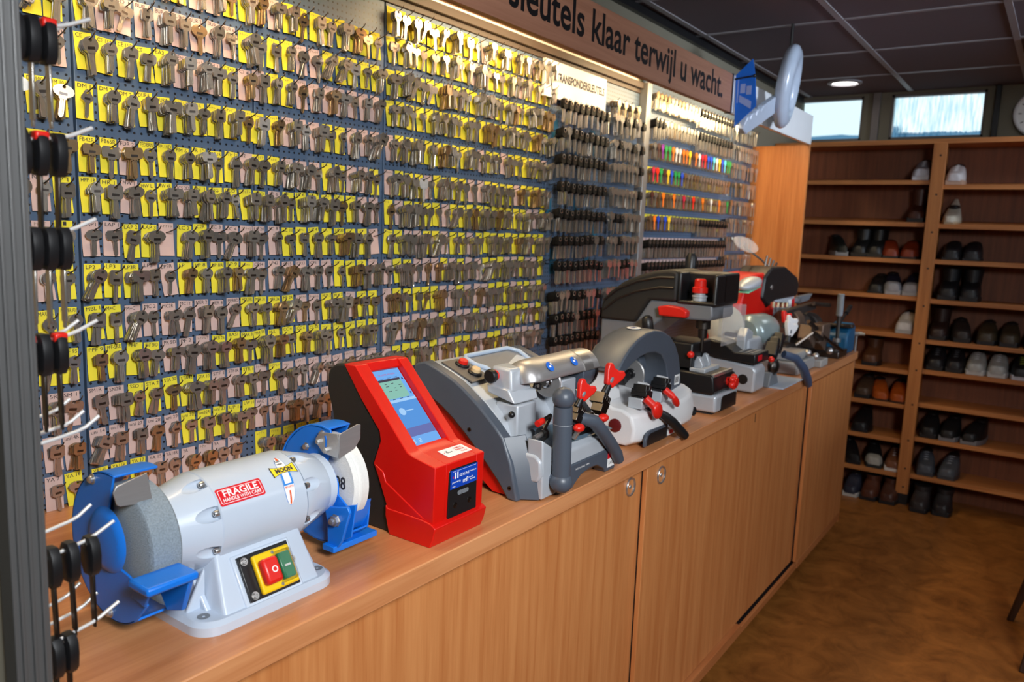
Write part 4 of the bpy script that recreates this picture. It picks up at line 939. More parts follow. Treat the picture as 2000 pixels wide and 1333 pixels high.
mk('cutting_wheel', MB().lathe((.507,1.288,1.060), (0,1,0), [(0,0),(0,.030),(.0015,.0315),(.004,.0315),(.0055,.030),(.0055,0)], 48), M['brushed'], G)
mk('wheel_nut', MB().lathe((.507,1.288,1.060), (0,-1,0), [(0,.013),(.004,.012),(.006,.009),(.014,.008),(.014,0)], 20), M['chrome'], G)
# upright lever
lv = mk('upright_lever', MB().tube([(.612,1.186,.905),(.612,1.185,.94),(.611,1.183,1.02),(.611,1.182,1.045)], [.0165,.0168,.0178,.0172], 24).sph((.611,1.182,1.060), .0205, n=28, m=16), M['dark_grey'], G, smooth=60)
mk('lever_hub', MB().sph((.612,1.186,.903), .0215, (1,1,.95), 28, 16).cyl((.585,1.186,.905),(.612,1.186,.905),.014), M['dark_grey'], lv, smooth=60)
mk('grip_seam', MB().lathe((.6112,1.1835,1.012), (0,0,1), [(0,.0182),(.0006,.0182)], 24, cap=False), M['silver'], lv)
# carriage lever, slanting down to the right
mk('carriage_lever', MB().tube([(.575,1.275,1.000),(.592,1.292,1.000),(.604,1.312,.992),(.606,1.345,.966),(.606,1.385,.932),(.606,1.412,.906),(.606,1.425,.889)], [.012,.013,.0135,.0135,.0135,.013,.011], 18), M['dark_grey'], G, smooth=60)
mk('lever_tip', MB().sph((.606,1.437,.888), .0045), M['red_knob'], G)
# carriage, jaws, wing knobs
mk('carriage', MB().bb((.555,1.25,.955),(.580,1.40,.975)).bb((.56,1.27,.975),(.578,1.36,.998)), M['steel_dark'], G, bevel=.002)
kd = V((.12,.52,.80)).normalized()
def wing_knob(par, base, d, sc=1.0, body=None):
    d = V(d).normalized(); w = d.cross(V((.9,-.4,.15))).normalized(); t = d.cross(w); wk = 1.3
    st = MB().cyl(base, V(base)+d*.020*sc, .0075*sc, .006*sc, 16)
    mb = MB().prism([(-.006,0),(.006,0),(.009,.008),(.015,.022),(.0165,.032),(.011,.036),(.004,.031),(-.004,.031),(-.011,.036),(-.0165,.032),(-.015,.022),(-.009,.008)] if sc == 1 else [(p[0]*sc, p[1]*sc) for p in [(-.006,0),(.006,0),(.009,.008),(.015,.022),(.0165,.032),(.011,.036),(.004,.031),(-.004,.031),(-.011,.036),(-.0165,.032),(-.015,.022),(-.009,.008)]], V(base)+d*.015*sc-t*.006*sc, w*1.3, d*1.1, t*.012*sc)
    k = mk('wing_knob', mb, body or M['red_knob'], par, bevel=.003*sc, seg=3)
    mk('stem', st, M['black'], k)
    mk('grip_inlay', MB().sph(V(base)+d*.027*sc-w*.002*sc, .0105*sc, (.70,.62,1.0), 16, 10, Matrix((t,w,d)).transposed()), M['mid_grey'], k, smooth=60)
    return k
def jaw(par, c, s_=1.0):
    R3 = RX(radians(-33)); mb = MB()
    mb.box(c, (.030*s_,.034*s_,.012*s_), R3)
    for k in range(4): mb.box(V(c)+R3@V((0,(-.0135+.009*k)*s_,.010*s_)), (.028*s_,.0055*s_,.014*s_), R3)
    mb.box(V(c)+R3@V((.004,0,-.014*s_)), (.024*s_,.026*s_,.018*s_), R3)
    return mk('clamp_jaw', mb, M['steel_dark'], par, bevel=.0008)
jaw(G, (.583,1.275,1.014), .85); jaw(G, (.586,1.365,1.019), 1.0)
wing_knob(G, (.590,1.268,1.026), kd); wing_knob(G, (.592,1.372,1.036), kd, 1.15)
for c in ((.600,1.262,.988),(.603,1.352,.992)):
    r_ = mk('red_lever', MB().sph(c, .0135, (.8,1,.62), 16, 10), M['red_knob'], G); mk('lever_stem', MB().cyl(V(c)-V((0,0,.004)), V(c)-V((.01,.0,.022)), .005), M['steel'], r_)
pn_ = mk('adjusting_pin', MB().cyl((.560,1.178,1.004),(.560,1.196,1.007),.0062), M['red_knob'], G); mk('pin_rod', MB().tube([(.56,1.196,1.007),(.56,1.222,1.012),(.556,1.226,1.006),(.556,1.205,.985)], .0042, 8), M['steel_dark'], pn_)
mk('gauge_dial', MB().cyl((.553,1.205,.978),(.553,1.212,.979),.013), M['black'], G); mk('gauge_rod', MB().cyl((.553,1.18,.975),(.553,1.205,.978),.005), M['steel'], G)
mk('carriage_plate', MB().add([(.565,1.205,.972),(.590,1.205,.962),(.590,1.42,.955),(.53,1.42,.970),(.53,1.205,.985)], [(0,1,2,3,4)]), mat('blue grey plate', (92,116,134), .4), G, smooth=0)
# ------------------------------------------------------------------ white key cutter under a dark hood
G = thing('key_cutter', 'white key cutting machine with a dark arched hood, behind the silver cutter', 'key cutting machine', (.48,1.75,ZT))
pr = [(.36,ZT+.004),(.560,ZT+.004),(.578,.885),(.582,.915),(.572,.945),(.548,.957),(.50,.958),(.47,.975),(.36,.985)]
n = 9; rings = []
for k in range(n):
    t = k/(n-1); y = 1.578 + .35*t; e = .018*(abs(2*t-1)**6); zs = .012*max(0, t-.75)/.25
    rings.append([V((x-e*(1 if x > .5 else -.3), y, z + (zs if z > .93 else 0))) for x, z in pr])
bd = mk('body', MB().loft(rings), M['white'], G, bevel=.006, seg=3)
mk('work_recess', MB().prism(rrect(1.64,1.80,.505,.552,.02,5), (0,0,.9585), (0,1,0), (1,0,0), (0,0,.0012)), mat('cream recess', (204,198,184), .5), bd, smooth=0)
mk('name_recess', MB().prism([(1.600,ZT+.004),(1.600,.888),(1.607,.902),(1.622,.909),(1.722,.909),(1.722,ZT+.004)], (.576,0,0), (0,1,0), (0,0,1), (.0065,0,0)), M['dark_grey'], bd, bevel=.001)
mk('name_panel', MB().prism([(1.610,.875),(1.610,.889),(1.616,.898),(1.627,.902),(1.716,.902),(1.716,.875)], (.582,0,0), (0,1,0), (0,0,1), (.001,0,0)), M['black'], bd, smooth=0)
mb = MB().mat(0).bb((.5800,1.724,.8775),(.5835,1.800,.8985)); mb.mat(1).bb((.5836,1.730,.880),(.5839,1.753,.890)); mb.mat(2).text('KEYLINE', (.5839,1.731,.8925), (0,1,0), (0,0,1), .006, width=.032)
mk('name_label', mb, [M['vinyl_white'], M['vinyl_red'], M['ink']], bd, smooth=0)
for y in (1.902,): mk('side_cap', MB().lathe((.570,y,.905), (1,0,0), [(0,.012),(.006,.012),(.008,.009),(.003,.008),(.003,0)], 20), M['black'], bd)
mk('red_cap', MB().lathe((.515,1.580,.918), (0,-1,0), [(0,.016),(.004,.016),(.006,.012),(.006,0)], 20), mat('dark red plastic', (96,22,26), .4), bd)
out = [(1.552,1.052),(1.575,1.076),(1.605,1.097),(1.645,1.115),(1.690,1.126),(1.735,1.129),(1.785,1.122),(1.830,1.106),(1.868,1.080),(1.895,1.045),(1.912,1.0),(1.922,.955)]
inn = [(1.835,.950),(1.830,1.00),(1.815,1.035),(1.785,1.062),(1.745,1.074),(1.70,1.076),(1.655,1.070),(1.615,1.057),(1.575,1.040)]
rings = []
for x, k in ((.435,.965),(.452,1.0),(.512,1.0),(.528,.985)):
    rings.append([V((x, 1.74+(y-1.74)*k, ZT+.08+(z-ZT-.08)*(1 if k == 1 else k*1.0+.0))) for y, z in out+inn])
hd = mk('hood', MB().loft(rings), M['dark_grey'], G, bevel=.004, seg=3)
mk('inner_wall', MB().prism([(1.59,.96),(1.90,.96),(1.88,1.05),(1.80,1.10),(1.70,1.11),(1.62,1.09),(1.58,1.05)], (.428,0,0), (0,1,0), (0,0,1), (.010,0,0)), M['dark_grey'], hd)
mb = MB().mat(0).lathe((.482,1.712,1.1295), (0.0,-.05,1), [(0,.017),(.0008,.017)], 24); mb.mat(1).box((.482,1.712,1.1307), (.008,.018,.0004)).box((.477,1.714,1.1308), (.003,.02,.0004))
mk('hood_badge', mb, [M['vinyl_white'], mat('badge blue', (70,90,150), .5)], hd, smooth=0)
mb = MB().mat(0).bb((.5265,1.872,.972),(.5285,1.902,.998)); mb.mat(1)
for k in range(3): mb.bb((.5285,1.876+.007*k,.977),(.5288,1.880+.007*k,.993))
mk('hood_label', mb, [M['vinyl_white'], M['ink']], hd, smooth=0)
mk('cutter_post', MB().loft([[V((.43,1.585,.965)),V((.49,1.585,.965)),V((.49,1.652,.965)),V((.43,1.652,.965))],[V((.435,1.59,1.052)),V((.478,1.59,1.052)),V((.478,1.64,1.052)),V((.435,1.64,1.052))]]), M['white'], G, bevel=.006, seg=3)
mk('tip_block', MB().box((.500,1.625,1.022), (.03,.035,.022), RX(.4)), M['black'], G, bevel=.002)
mk('guard_disc', MB().lathe((.445,1.745,1.028), (0,1,0), [(0,.044),(.006,.046),(.03,.046),(.03,0)], 36), M['dark_grey'], G)
mk('cutting_wheel', MB().lathe((.468,1.738,1.012), (0,1,0), [(0,0),(0,.034),(.002,.036),(.006,.036),(.008,.034),(.008,0)], 40), M['brushed'], G)
mk('wheel_nut', MB().lathe((.468,1.738,1.012), (0,-1,0), [(0,.013),(.008,.012),(.008,.007),(.014,.006),(.014,0)], 16), M['black'], G)
mk('shield', MB().prism([(1.755,.965),(1.835,.965),(1.838,1.0),(1.825,1.020),(1.765,1.024),(1.755,1.01)], (.455,0,0), (0,1,0), (0,0,1), (.006,0,0)), M['white'], G, bevel=.002)
for (x, y, z) in ((.552,1.630,.992),(.552,1.735,.994)):
    j_ = mk('clamp', MB().box((x,y,z), (.040,.034,.016), RX(-.25)).box((x+.002,y-.012,z+.013), (.034,.010,.018), RX(-.25)).box((x+.002,y+.006,z+.011), (.034,.010,.016), RX(-.25)).box((x-.005,y,z-.018), (.03,.03,.024)), M['black'], G, bevel=.0015)
    mk('jaw_plate', MB().prism([(-.022,-.012),(.012,-.016),(.016,.0),(.006,.018),(-.022,.020)], (x-.002,y+.024,z), (1,0,0), (0,0,1), (0,.005,0)), M['white'], j_, bevel=.001)
    mk('clamp_foot', MB().bb((x-.024,y-.02,.957),(x+.012,y+.022,.982)), M['silver'], j_, bevel=.002)
rot = Matrix.Rotation(radians(-42), 3, 'X')
l1 = mk('red_lever', MB().sph((.592,1.632,.957), .0235, (.45,1,.80), 20, 12, rot).cyl((.570,1.612,.985),(.588,1.622,.968),.0095), M['red_knob'], G, smooth=60)
l2 = mk('red_lever', MB().sph((.592,1.735,.962), .0225, (.36,1,.42), 20, 12, rot).cyl((.570,1.716,.990),(.588,1.726,.974),.0085), M['red_knob'], G, smooth=60)
mk('handle', MB().tube([(.560,1.655,.955),(.590,1.684,.934),(.600,1.702,.920),(.612,1.742,.885),(.616,1.752,.8765)], [.009,.011,.0115,.0122,.0105], 14), M['black'], G, smooth=50)
# ------------------------------------------------------------------ tall dimple cutter
G = thing('dimple_cutter', 'tall grey key mill with a black cover and red knob, behind the white cutter', 'key cutting machine', (.42,2.12,ZT))
bs = mk('base', MB().bb((.23,2.035,ZT+.006),(.583,2.205,.925)), M['silver'], G, bevel=.008, seg=3)
mk('foot', MB().bb((.24,2.045,ZT),(.57,2.075,ZT+.008)).bb((.24,2.165,ZT),(.57,2.195,ZT+.008)), M['rubber'], bs, smooth=0)
mk('front_panel', MB().prism([(2.075,.877),(2.195,.877),(2.195,.912),(2.185,.918),(2.085,.918),(2.075,.910)], (.580,0,0), (0,1,0), (0,0,1), (.0045,0,0)), M['black'], bs, bevel=.001)
cs = [(.215,.92),(.345,.92),(.330,1.03),(.345,1.065),(.414,1.125),(.548,1.128),(.556,1.14),(.552,1.172),(.369,1.172),(.328,1.106),(.215,1.104)]
mk('column', MB().prism(cs, (0,2.035,0), (1,0,0), (0,0,1), (0,.165,0)), M['mid_grey'], G, bevel=.006, seg=3)
cv = [(.215,1.104),(.328,1.104),(.370,1.172),(.450,1.173),(.452,1.252),(.44,1.259),(.42,1.261),(.38,1.254),(.335,1.240),(.285,1.218),(.240,1.185),(.218,1.150)]
cvp = mk('top_cover', MB().prism(cv, (0,2.028,0), (1,0,0), (0,0,1), (0,.18,0)), M['black_rough'], G, bevel=.008, seg=3)
mb = MB()
for dz in (0,-.028): mb.tube([(.225,2.027,1.160+dz),(.27,2.026,1.196+dz),(.33,2.025,1.222+dz),(.40,2.025,1.238+dz),(.442,2.025,1.239+dz)], .0035, 6)
mk('cover_rib', mb, M['black'], cvp)
hs = mk('spindle_housing', MB().bb((.450,2.085,1.172),(.565,2.205,1.256)).bb((.450,2.030,1.172),(.462,2.10,1.256)).bb((.553,2.030,1.172),(.565,2.10,1.254)).bb((.450,2.030,1.168),(.565,2.20,1.18)), M['black'], G, bevel=.006, seg=3)
kn_ = mk('depth_knob', MB().lathe((.507,2.055,1.202), (0,0,1), [(0,.021),(.014,.021),(.016,.016),(.034,.016),(.038,.012),(.038,0)], 24), M['red_knob'], G)
mk('knob_collar', MB().lathe((.507,2.055,1.178), (0,0,1), [(0,.019),(.010,.019),(.012,.021),(.016,.021),(.018,.015),(.024,.015)], 24), M['silver'], kn_)
mk('handle_bar', MB().prism([(.408,1.132),(.488,1.132),(.490,1.150),(.470,1.160),(.43,1.163),(.402,1.157)], (0,2.012,0), (1,0,0), (0,0,1), (0,.028,0)), M['red_knob'], G, bevel=.004, seg=3)
mk('spindle', MB().lathe((.510,2.09,1.128), (0,0,-1), [(0,.020),(.028,.020),(.030,.013),(.055,.012),(.057,.005),(.092,.004),(.094,0)], 20), M['steel_dark'], G)
mk('clear_shield', MB().bb((.575,2.06,1.060),(.578,2.24,1.165)).bb((.50,2.237,1.060),(.578,2.240,1.165)), glassy('clear shield', (216,216,222), .16), G, smooth=0)
vz = mk('key_vice', MB().prism([(.44,.930),(.572,.926),(.578,.936),(.572,.975),(.565,.981),(.46,.985),(.44,.975)], (0,2.03,0), (1,0,0), (0,0,1), (0,.155,0)), M['black'], G, bevel=.004)
mk('vice_rail', MB().bb((.565,2.035,.975),(.573,2.18,.984)), M['steel'], vz, bevel=.001)
mk('vice_jaw', MB().prism([(.47,.982),(.52,.982),(.525,.998),(.515,1.018),(.505,1.022),(.495,1.0),(.48,.996)], (0,2.07,0), (1,0,0), (0,0,1), (0,.02,0)).prism([(.47,.982),(.52,.982),(.525,.998),(.515,1.022),(.505,1.026),(.495,1.0),(.48,.996)], (0,2.12,0), (1,0,0), (0,0,1), (0,.018,0)).bb((.45,2.05,.980),(.54,2.16,.992)), M['silver'], vz, bevel=.002)
mb = MB()
for k in range(5): a = 2*pi*k/5; mb.sph((.592,2.135+cos(a)*.013,.953+sin(a)*.013), .0105, n=12, m=8)
mb.cyl((.575,2.135,.953),(.604,2.135,.953),.013); mk('clover_knob', mb, M['red_knob'], vz, smooth=60)
mk('carriage_block', MB().bb((.40,2.05,.925),(.50,2.19,1.06)), M['black'], G, bevel=.005); mk('side_ball', MB().sph((.50,2.038,1.030), .010), M['red_knob'], G)
mk('feed_lever', MB().tube([(.42,2.02,1.04),(.40,2.005,1.065),(.392,1.998,1.078)], .005, 8).tube([(.392,1.998,1.072),(.387,1.993,1.10),(.384,1.990,1.125),(.383,1.989,1.131)], [.0145,.0165,.015,.007], 16), M['black'], G, smooth=50)
mk('raise_lever', MB().tube([(.40,2.215,1.16),(.40,2.23,1.22)], .007, 8).tube([(.40,2.23,1.215),(.40,2.236,1.25),(.40,2.238,1.29),(.40,2.238,1.304)], [.014,.0165,.017,.010], 16), M['black'], G, smooth=50)
# ------------------------------------------------------------------ grey brush-wheel machine
G = thing('key_cutter', 'grey key machine with a white polishing disc and blue-grey lever, behind the tall mill', 'key cutting machine', (.48,2.55,ZT))
bd = mk('body', MB().prism([(.33,ZT+.004),(.566,ZT+.004),(.570,.945),(.558,.958),(.45,.972),(.33,.985)], (0,2.405,0), (1,0,0), (0,0,1), (0,.10,0)), M['silver'], G, bevel=.008, seg=3)
mk('knock_out', MB().lathe((.530,2.405,.914), (0,-1,0), [(0,.016),(.001,.016),(.0012,0)], 24), M['black'], bd); mk('lock', MB().lathe((.495,2.405,.926), (0,-1,0), [(0,.010),(.002,.010),(.003,.006),(.003,0)], 20), M['steel_dark'], bd)
ty = mk('tool_tray', MB().prism([(.40,1.030),(.462,1.022),(.500,.996),(.566,.998),(.568,.966),(.44,.972),(.40,.985)], (0,2.395,0), (1,0,0), (0,0,1), (0,.135,0)), M['black'], G, bevel=.003)
mk('tray_pad', MB().prism([(.405,1.0315),(.460,1.0245),(.470,1.018)], (0,2.41,0), (1,0,0), (0,0,1), (0,.10,0)).add([(.405,2.41,1.032),(.462,2.41,1.024),(.462,2.51,1.024),(.405,2.51,1.032)], [(0,1,2,3)]), M['alu_light'], ty, smooth=0)
for k in range(3): mk('tray_slot', MB().bb((.508+.018*k,2.41,.9975),(.516+.018*k,2.51,.9995)), M['mid_grey'], ty, smooth=0)
mk('tray_badge', MB().bb((.568,2.42,.975),(.5695,2.455,.992)), M['vinyl_red'], ty, smooth=0)
mk('polishing_disc', MB().lathe((.405,2.58,1.055), (-.25,-1,.1), [(0,.062),(.006,.070),(.014,.072),(.020,.064),(.03,.03),(.032,0)], 40), mat('cream felt', (214,216,206), .8), G)
mk('disc_axle', MB().cyl((.420,2.535,1.035),(.455,2.52,1.035),.009), M['steel_dark'], G)
hd = mk('hood', MB().lathe((.455,2.62,1.035), (.15,1,0), [(0,.042),(.01,.055),(.03,.062),(.12,.062),(.15,.055),(.16,.03)], 36), mat('grey green enamel', (150,166,168), .28, .3, coat=.3), G)
mk('column', MB().bb((.41,2.50,.95),(.51,2.78,1.03)), M['silver'], G, bevel=.01, seg=3); mk('arm_plate', MB().prism([(2.475,.985),(2.55,.995),(2.55,1.05),(2.50,1.066),(2.475,1.04)], (.475,0,0), (0,1,0), (0,0,1), (.03,0,0)), M['silver'], G, bevel=.003)
mk('red_button', MB().sph((.575,2.535,.968), .010), M['red_knob'], G)
mk('front_disc', MB().sph((.565,2.60,.935), .030, (.6,1,1)), M['steel_dark'], G, smooth=60)
mk('pedestal', MB().prism([(2.55,ZT),(2.66,ZT),(2.63,.91),(2.57,.92)], (.50,0,0), (0,1,0), (0,0,1), (.07,0,0)), M['mid_grey'], G, bevel=.004)
for c in ((.555,2.60,.99),(.55,2.66,1.0)): mk('clamp', MB().box(c, (.04,.03,.05), RX(-.6)).box(V(c)+V((.0,.02,.02)), (.03,.02,.04), RX(-.6)), M['black'], G, bevel=.003)
mk('lever', MB().tube([(.578,2.66,.972),(.608,2.70,.957),(.620,2.76,.917),(.622,2.82,.870),(.622,2.845,.847)], [.013,.0145,.0155,.016,.013], 14), mat('blue grey paint', (66,82,110), .35), G, smooth=60)
for k in range(2): wing_knob(G, (.565-.02*k,2.735+.07*k,1.005+.012*k), (.05,.35,.9), 1.35, M['white'])
wing_knob(G, (.53,2.80,1.045), (.05,.3,.9), 1.1)
tag(mk('drip_tray', MB().bb((.46,2.555,ZT),(.615,2.80,ZT+.004)).bb((.46,2.555,ZT),(.464,2.80,ZT+.010)), mat('pale tray', (176,190,208), .4), bevel=.001), 'flat pale tray lying at the worktop edge below the blue-grey lever', 'tray')
# ------------------------------------------------------------------ red machine at the back
G = thing('key_cutter', 'red and silver key machine with a black motor head, against the orange cheek end', 'key cutting machine', (.33,3.2,ZT))
mk('body', MB().prism([(2.79,ZT),(3.26,ZT),(3.25,1.10),(3.25,1.19),(3.16,1.224),(2.92,1.218),(2.84,1.18),(2.79,1.07)], (.24,0,0), (0,1,0), (0,0,1), (.13,0,0)), M['red'], G, bevel=.012, seg=3)
hd = mk('motor_head', MB().prism([(3.02,1.125),(3.10,1.085),(3.20,1.108),(3.50,1.110),(3.515,1.16),(3.48,1.195),(3.30,1.242),(3.12,1.244),(3.04,1.21)], (.255,0,0), (0,1,0), (0,0,1), (.125,0,0)), M['black'], G, bevel=.010, seg=3)
mk('front_block', MB().bb((.25,3.20,.96),(.372,3.49,1.112)), M['silver'], G, bevel=.008, seg=3)
mb = MB().mat(0).bb((.3725,3.39,1.045),(.3745,3.44,1.10)); mb.mat(1).bb((.3725,3.443,1.045),(.3745,3.485,1.10)); mk('maker_label', mb, [M['vinyl_white'], M['vinyl_red']], G, smooth=0)
mk('dial', MB().cyl((.372,3.30,1.03),(.392,3.30,1.03),.022), M['black'], G)
for y, z in ((3.12,1.165),(3.13,1.045)): mk('screw', MB().lathe((.37 if z < 1.1 else .38,y,z), (1,0,0), [(0,.010),(.003,.009),(.003,0)], 12), M['steel'], G)
mk('side_lever', MB().tube([(.35,3.49,1.085),(.37,3.54,1.09)], .012, 8).prism([(3.54,1.075),(3.70,1.082),(3.76,1.110),(3.54,1.108)], (.36,0,0), (0,1,0), (0,0,1), (.02,0,0)), M['mid_grey'], G, bevel=.003)
for k in range(4): mk('bit', MB().cyl((.32,3.20+.045*k,1.23),(.325,3.21+.045*k,1.285-.01*k),.005,n=8), M['steel_dark'], hd)
T = thing('bench_lamp', 'small silver bench lamp leaning over the grey machine in front of the red one', 'lamp', (.40,2.80,ZT))
mk('arm', MB().tube([(.29,2.74,ZT),(.29,2.73,1.05),(.30,2.66,1.13),(.345,2.50,1.165),(.40,2.55,1.17),(.41,2.62,1.18)], .007, 8), M['silver'], T)
rl = RZ(.0) @ RX(radians(8))
mk('lamp_shade', MB().sph((.415,2.745,1.195), .085, (.42,1,.26), 24, 12, rl), M['silver'], T, smooth=60); mk('bulb_strip', MB().box((.417,2.745,1.176), (.04,.13,.006), rl), mat('green glass', (140,220,180), .2), T, bevel=.002)
mk('base', MB().cyl((.29,2.735,ZT),(.29,2.735,ZT+.012),.045), M['black'], T)
T = thing('magnifier', 'thin wire stand with a clear magnifier disc above the red machine', 'magnifier', (.27,3.3,1.24))
mk('stem', MB().tube([(.31,3.28,1.24),(.295,3.22,1.27),(.285,3.06,1.315),(.285,3.03,1.32)], .004, 8), M['steel'], T); mk('lens', MB().lathe((.285,3.05,1.325), (.5,-.3,.8), [(0,.0),(.001,.05),(.006,.052),(.007,.0)], 28), glassy('lens', (220,220,226), .25), T)
# ------------------------------------------------------------------ old black machine, vice, drill stand
G = thing('old_key_machine', 'old greasy black key machine crowded with levers near the worktop end', 'key cutting machine', (.48,3.15,ZT))
gr = mat('greasy iron', (54,48,46), .5, .4, var=.4, scale=40); gr2 = mat('worn bronze paint', (96,78,66), .45, .4, var=.3, scale=40)
mk('base', MB().bb((.39,2.86,ZT),(.575,3.10,ZT+.045)).bb((.40,2.88,.915),(.56,3.06,.945)), mat('grey iron', (150,150,150), .5), G, bevel=.006)
mk('bed', MB().bb((.39,3.02,ZT),(.49,3.50,.955)), gr, G, bevel=.01)
mk('foot_plate', MB().bb((.495,3.105,ZT),(.598,3.21,ZT+.03)), mat('pale iron', (160,156,152), .5), G, bevel=.005)
for k, (y, z, r) in enumerate(((3.12,1.03,.055),(3.24,1.01,.05),(3.40,.99,.06))): mk('wheel_housing', MB().cyl((.445,y,z),(.45,y+.07,z),r,n=24), (gr2, gr, gr)[k], G, bevel=.004)
mk('arm', MB().box((.46,3.24,1.075), (.03,.42,.03), RX(.02)), gr, G, bevel=.004)
mk('clamp_block', MB().box((.53,3.13,.985), (.05,.09,.06), RX(-.5)).box((.55,3.23,.96), (.04,.1,.05), RX(-.4)).box((.53,3.33,.985), (.05,.12,.07)), gr2, G, bevel=.004)
for a, b_, r in (((.56,3.20,.99),(.60,3.42,.905),.008),((.55,3.05,1.05),(.57,3.10,1.02),.009),((.56,3.12,1.0),(.58,3.16,.975),.009),((.52,3.02,.96),(.57,3.05,1.01),.007),((.50,3.30,1.10),(.52,3.48,1.085),.009)): mk('lever', MB().tube([a, b_], r, 8), M['steel_dark'], G)
for k in range(4): mk('brass_nut', MB().cyl((.42,3.02+.06*k,1.095-.004*k),(.42,3.02+.06*k,1.115-.004*k),.009,n=6), M['brass'], G)
for c in ((.565,3.02,.935),(.575,3.10,.915),(.58,3.30,.915)): mk('knob', MB().sph(c, .014), M['steel'], G, smooth=60)
T = thing('drill_stand', 'thin upright steel rod stand with a dark grip, in front of the blue vice', 'stand', (.56,3.50,ZT))
mk('rod', MB().cyl((.56,3.50,ZT),(.56,3.50,1.10),.008,n=14), M['steel_dark'], T); mk('grip', MB().cyl((.56,3.50,1.04),(.56,3.50,1.135),.014,n=14), M['mid_grey'], T, bevel=.003)
mk('foot', MB().bb((.50,3.40,ZT),(.595,3.55,ZT+.03)), M['steel_dark'], T, bevel=.004); mk('collar', MB().cyl((.56,3.50,.93),(.56,3.50,.945),.016,n=14), M['steel'], T); mk('side_handle', MB().tube([(.56,3.50,1.0),(.565,3.60,1.045)], .005, 8).tube([(.565,3.60,1.045),(.567,3.66,1.072)], .010, 8), M['black'], T)
T = thing('bench_vice', 'blue bench vice clamped at the far end of the worktop', 'vice', (.55,3.64,ZT))
vb = mat('petrol blue paint', (20,82,120), .45)
mk('body', MB().prism([(3.56,ZT),(3.70,ZT),(3.71,.94),(3.70,.985),(3.67,1.0),(3.60,.985),(3.56,.95)], (.50,0,0), (0,1,0), (0,0,1), (.09,0,0)), vb, T, bevel=.01, seg=3)
mk('jaw', MB().bb((.49,3.57,.985),(.60,3.62,.998)), M['steel_dark'], T, bevel=.002)
mk('screw', MB().cyl((.555,3.70,.945),(.60,3.775,.945),.010), M['steel'], T); mk('clamp_screw', MB().cyl((.585,3.755,.79),(.585,3.755,.95),.006).cyl((.55,3.755,.945),(.62,3.755,.945),.007), M['steel'], T)
# ------------------------------------------------------------------ shoe shelves along the back wall
SY = 4.44; BK = 4.665
T = thing('shoe_rack', 'tall beech shoe rack of two bays filling the back wall under the windows', 'shoe rack', (.9,4.55,0))
mk('top_board', MB().bb((-.06,SY-.012,1.848),(2.3,BK+.02,1.872)), M['wood_shelf'], T, bevel=.001)
mk('back_board', MB().bb((-.06,BK,.0),(2.3,BK+.012,1.848)), M['wood_dark'], T, smooth=0)
po = mk('post', MB().bb((.722,SY-.022,.058),(.781,SY+.012,1.848)).bb((.742,SY+.012,0.06),(.762,BK,1.848)), M['wood_post'], T, bevel=.0015)
mk('post_foot', MB().bb((.722,SY-.018,0),(.781,SY+.03,.058)), M['black'], T)
for z in (1.79,1.60,1.415,1.235,1.045,.855,.715,.535,.345,.195,.095): mk('screw_hole', MB().lathe((.757,SY-.0225,z), (0,-1,0), [(0,0),(.0004,.005)], 12, cap=False), M['black'], po)
mk('end_post', MB().bb((2.26,SY-.02,0),(2.3,BK,1.848)).bb((-.06,SY,0),(-.04,BK,1.848)), M['wood_post'], T, smooth=0)
LZ = [1.661,1.451,1.265,1.078,.881,.694,.513,.328,.145]; RZ_ = [1.638,1.446,1.270,1.070,.864,.709,.535,.354,.154]
for zs, x0, x1 in ((LZ,-.04,.741),(RZ_,.763,2.26)):
    for i, z in enumerate(zs):
        tl = .022 if i < 2 else .0
        mk('shelf', MB().prism([(SY,z-.011),(SY,z+.011),(BK,z+.011+tl),(BK,z-.011+tl)], (x0,0,0), (0,1,0), (0,0,1), (x1-x0,0,0)), M['wood_shelf'], T, bevel=.001)
SHM = {}
def sm(rgb, rough=.45):
    if rgb not in SHM: SHM[rgb] = mat('shoe %d %d %d' % rgb, rgb, rough, var=.15, scale=60)
    return SHM[rgb]
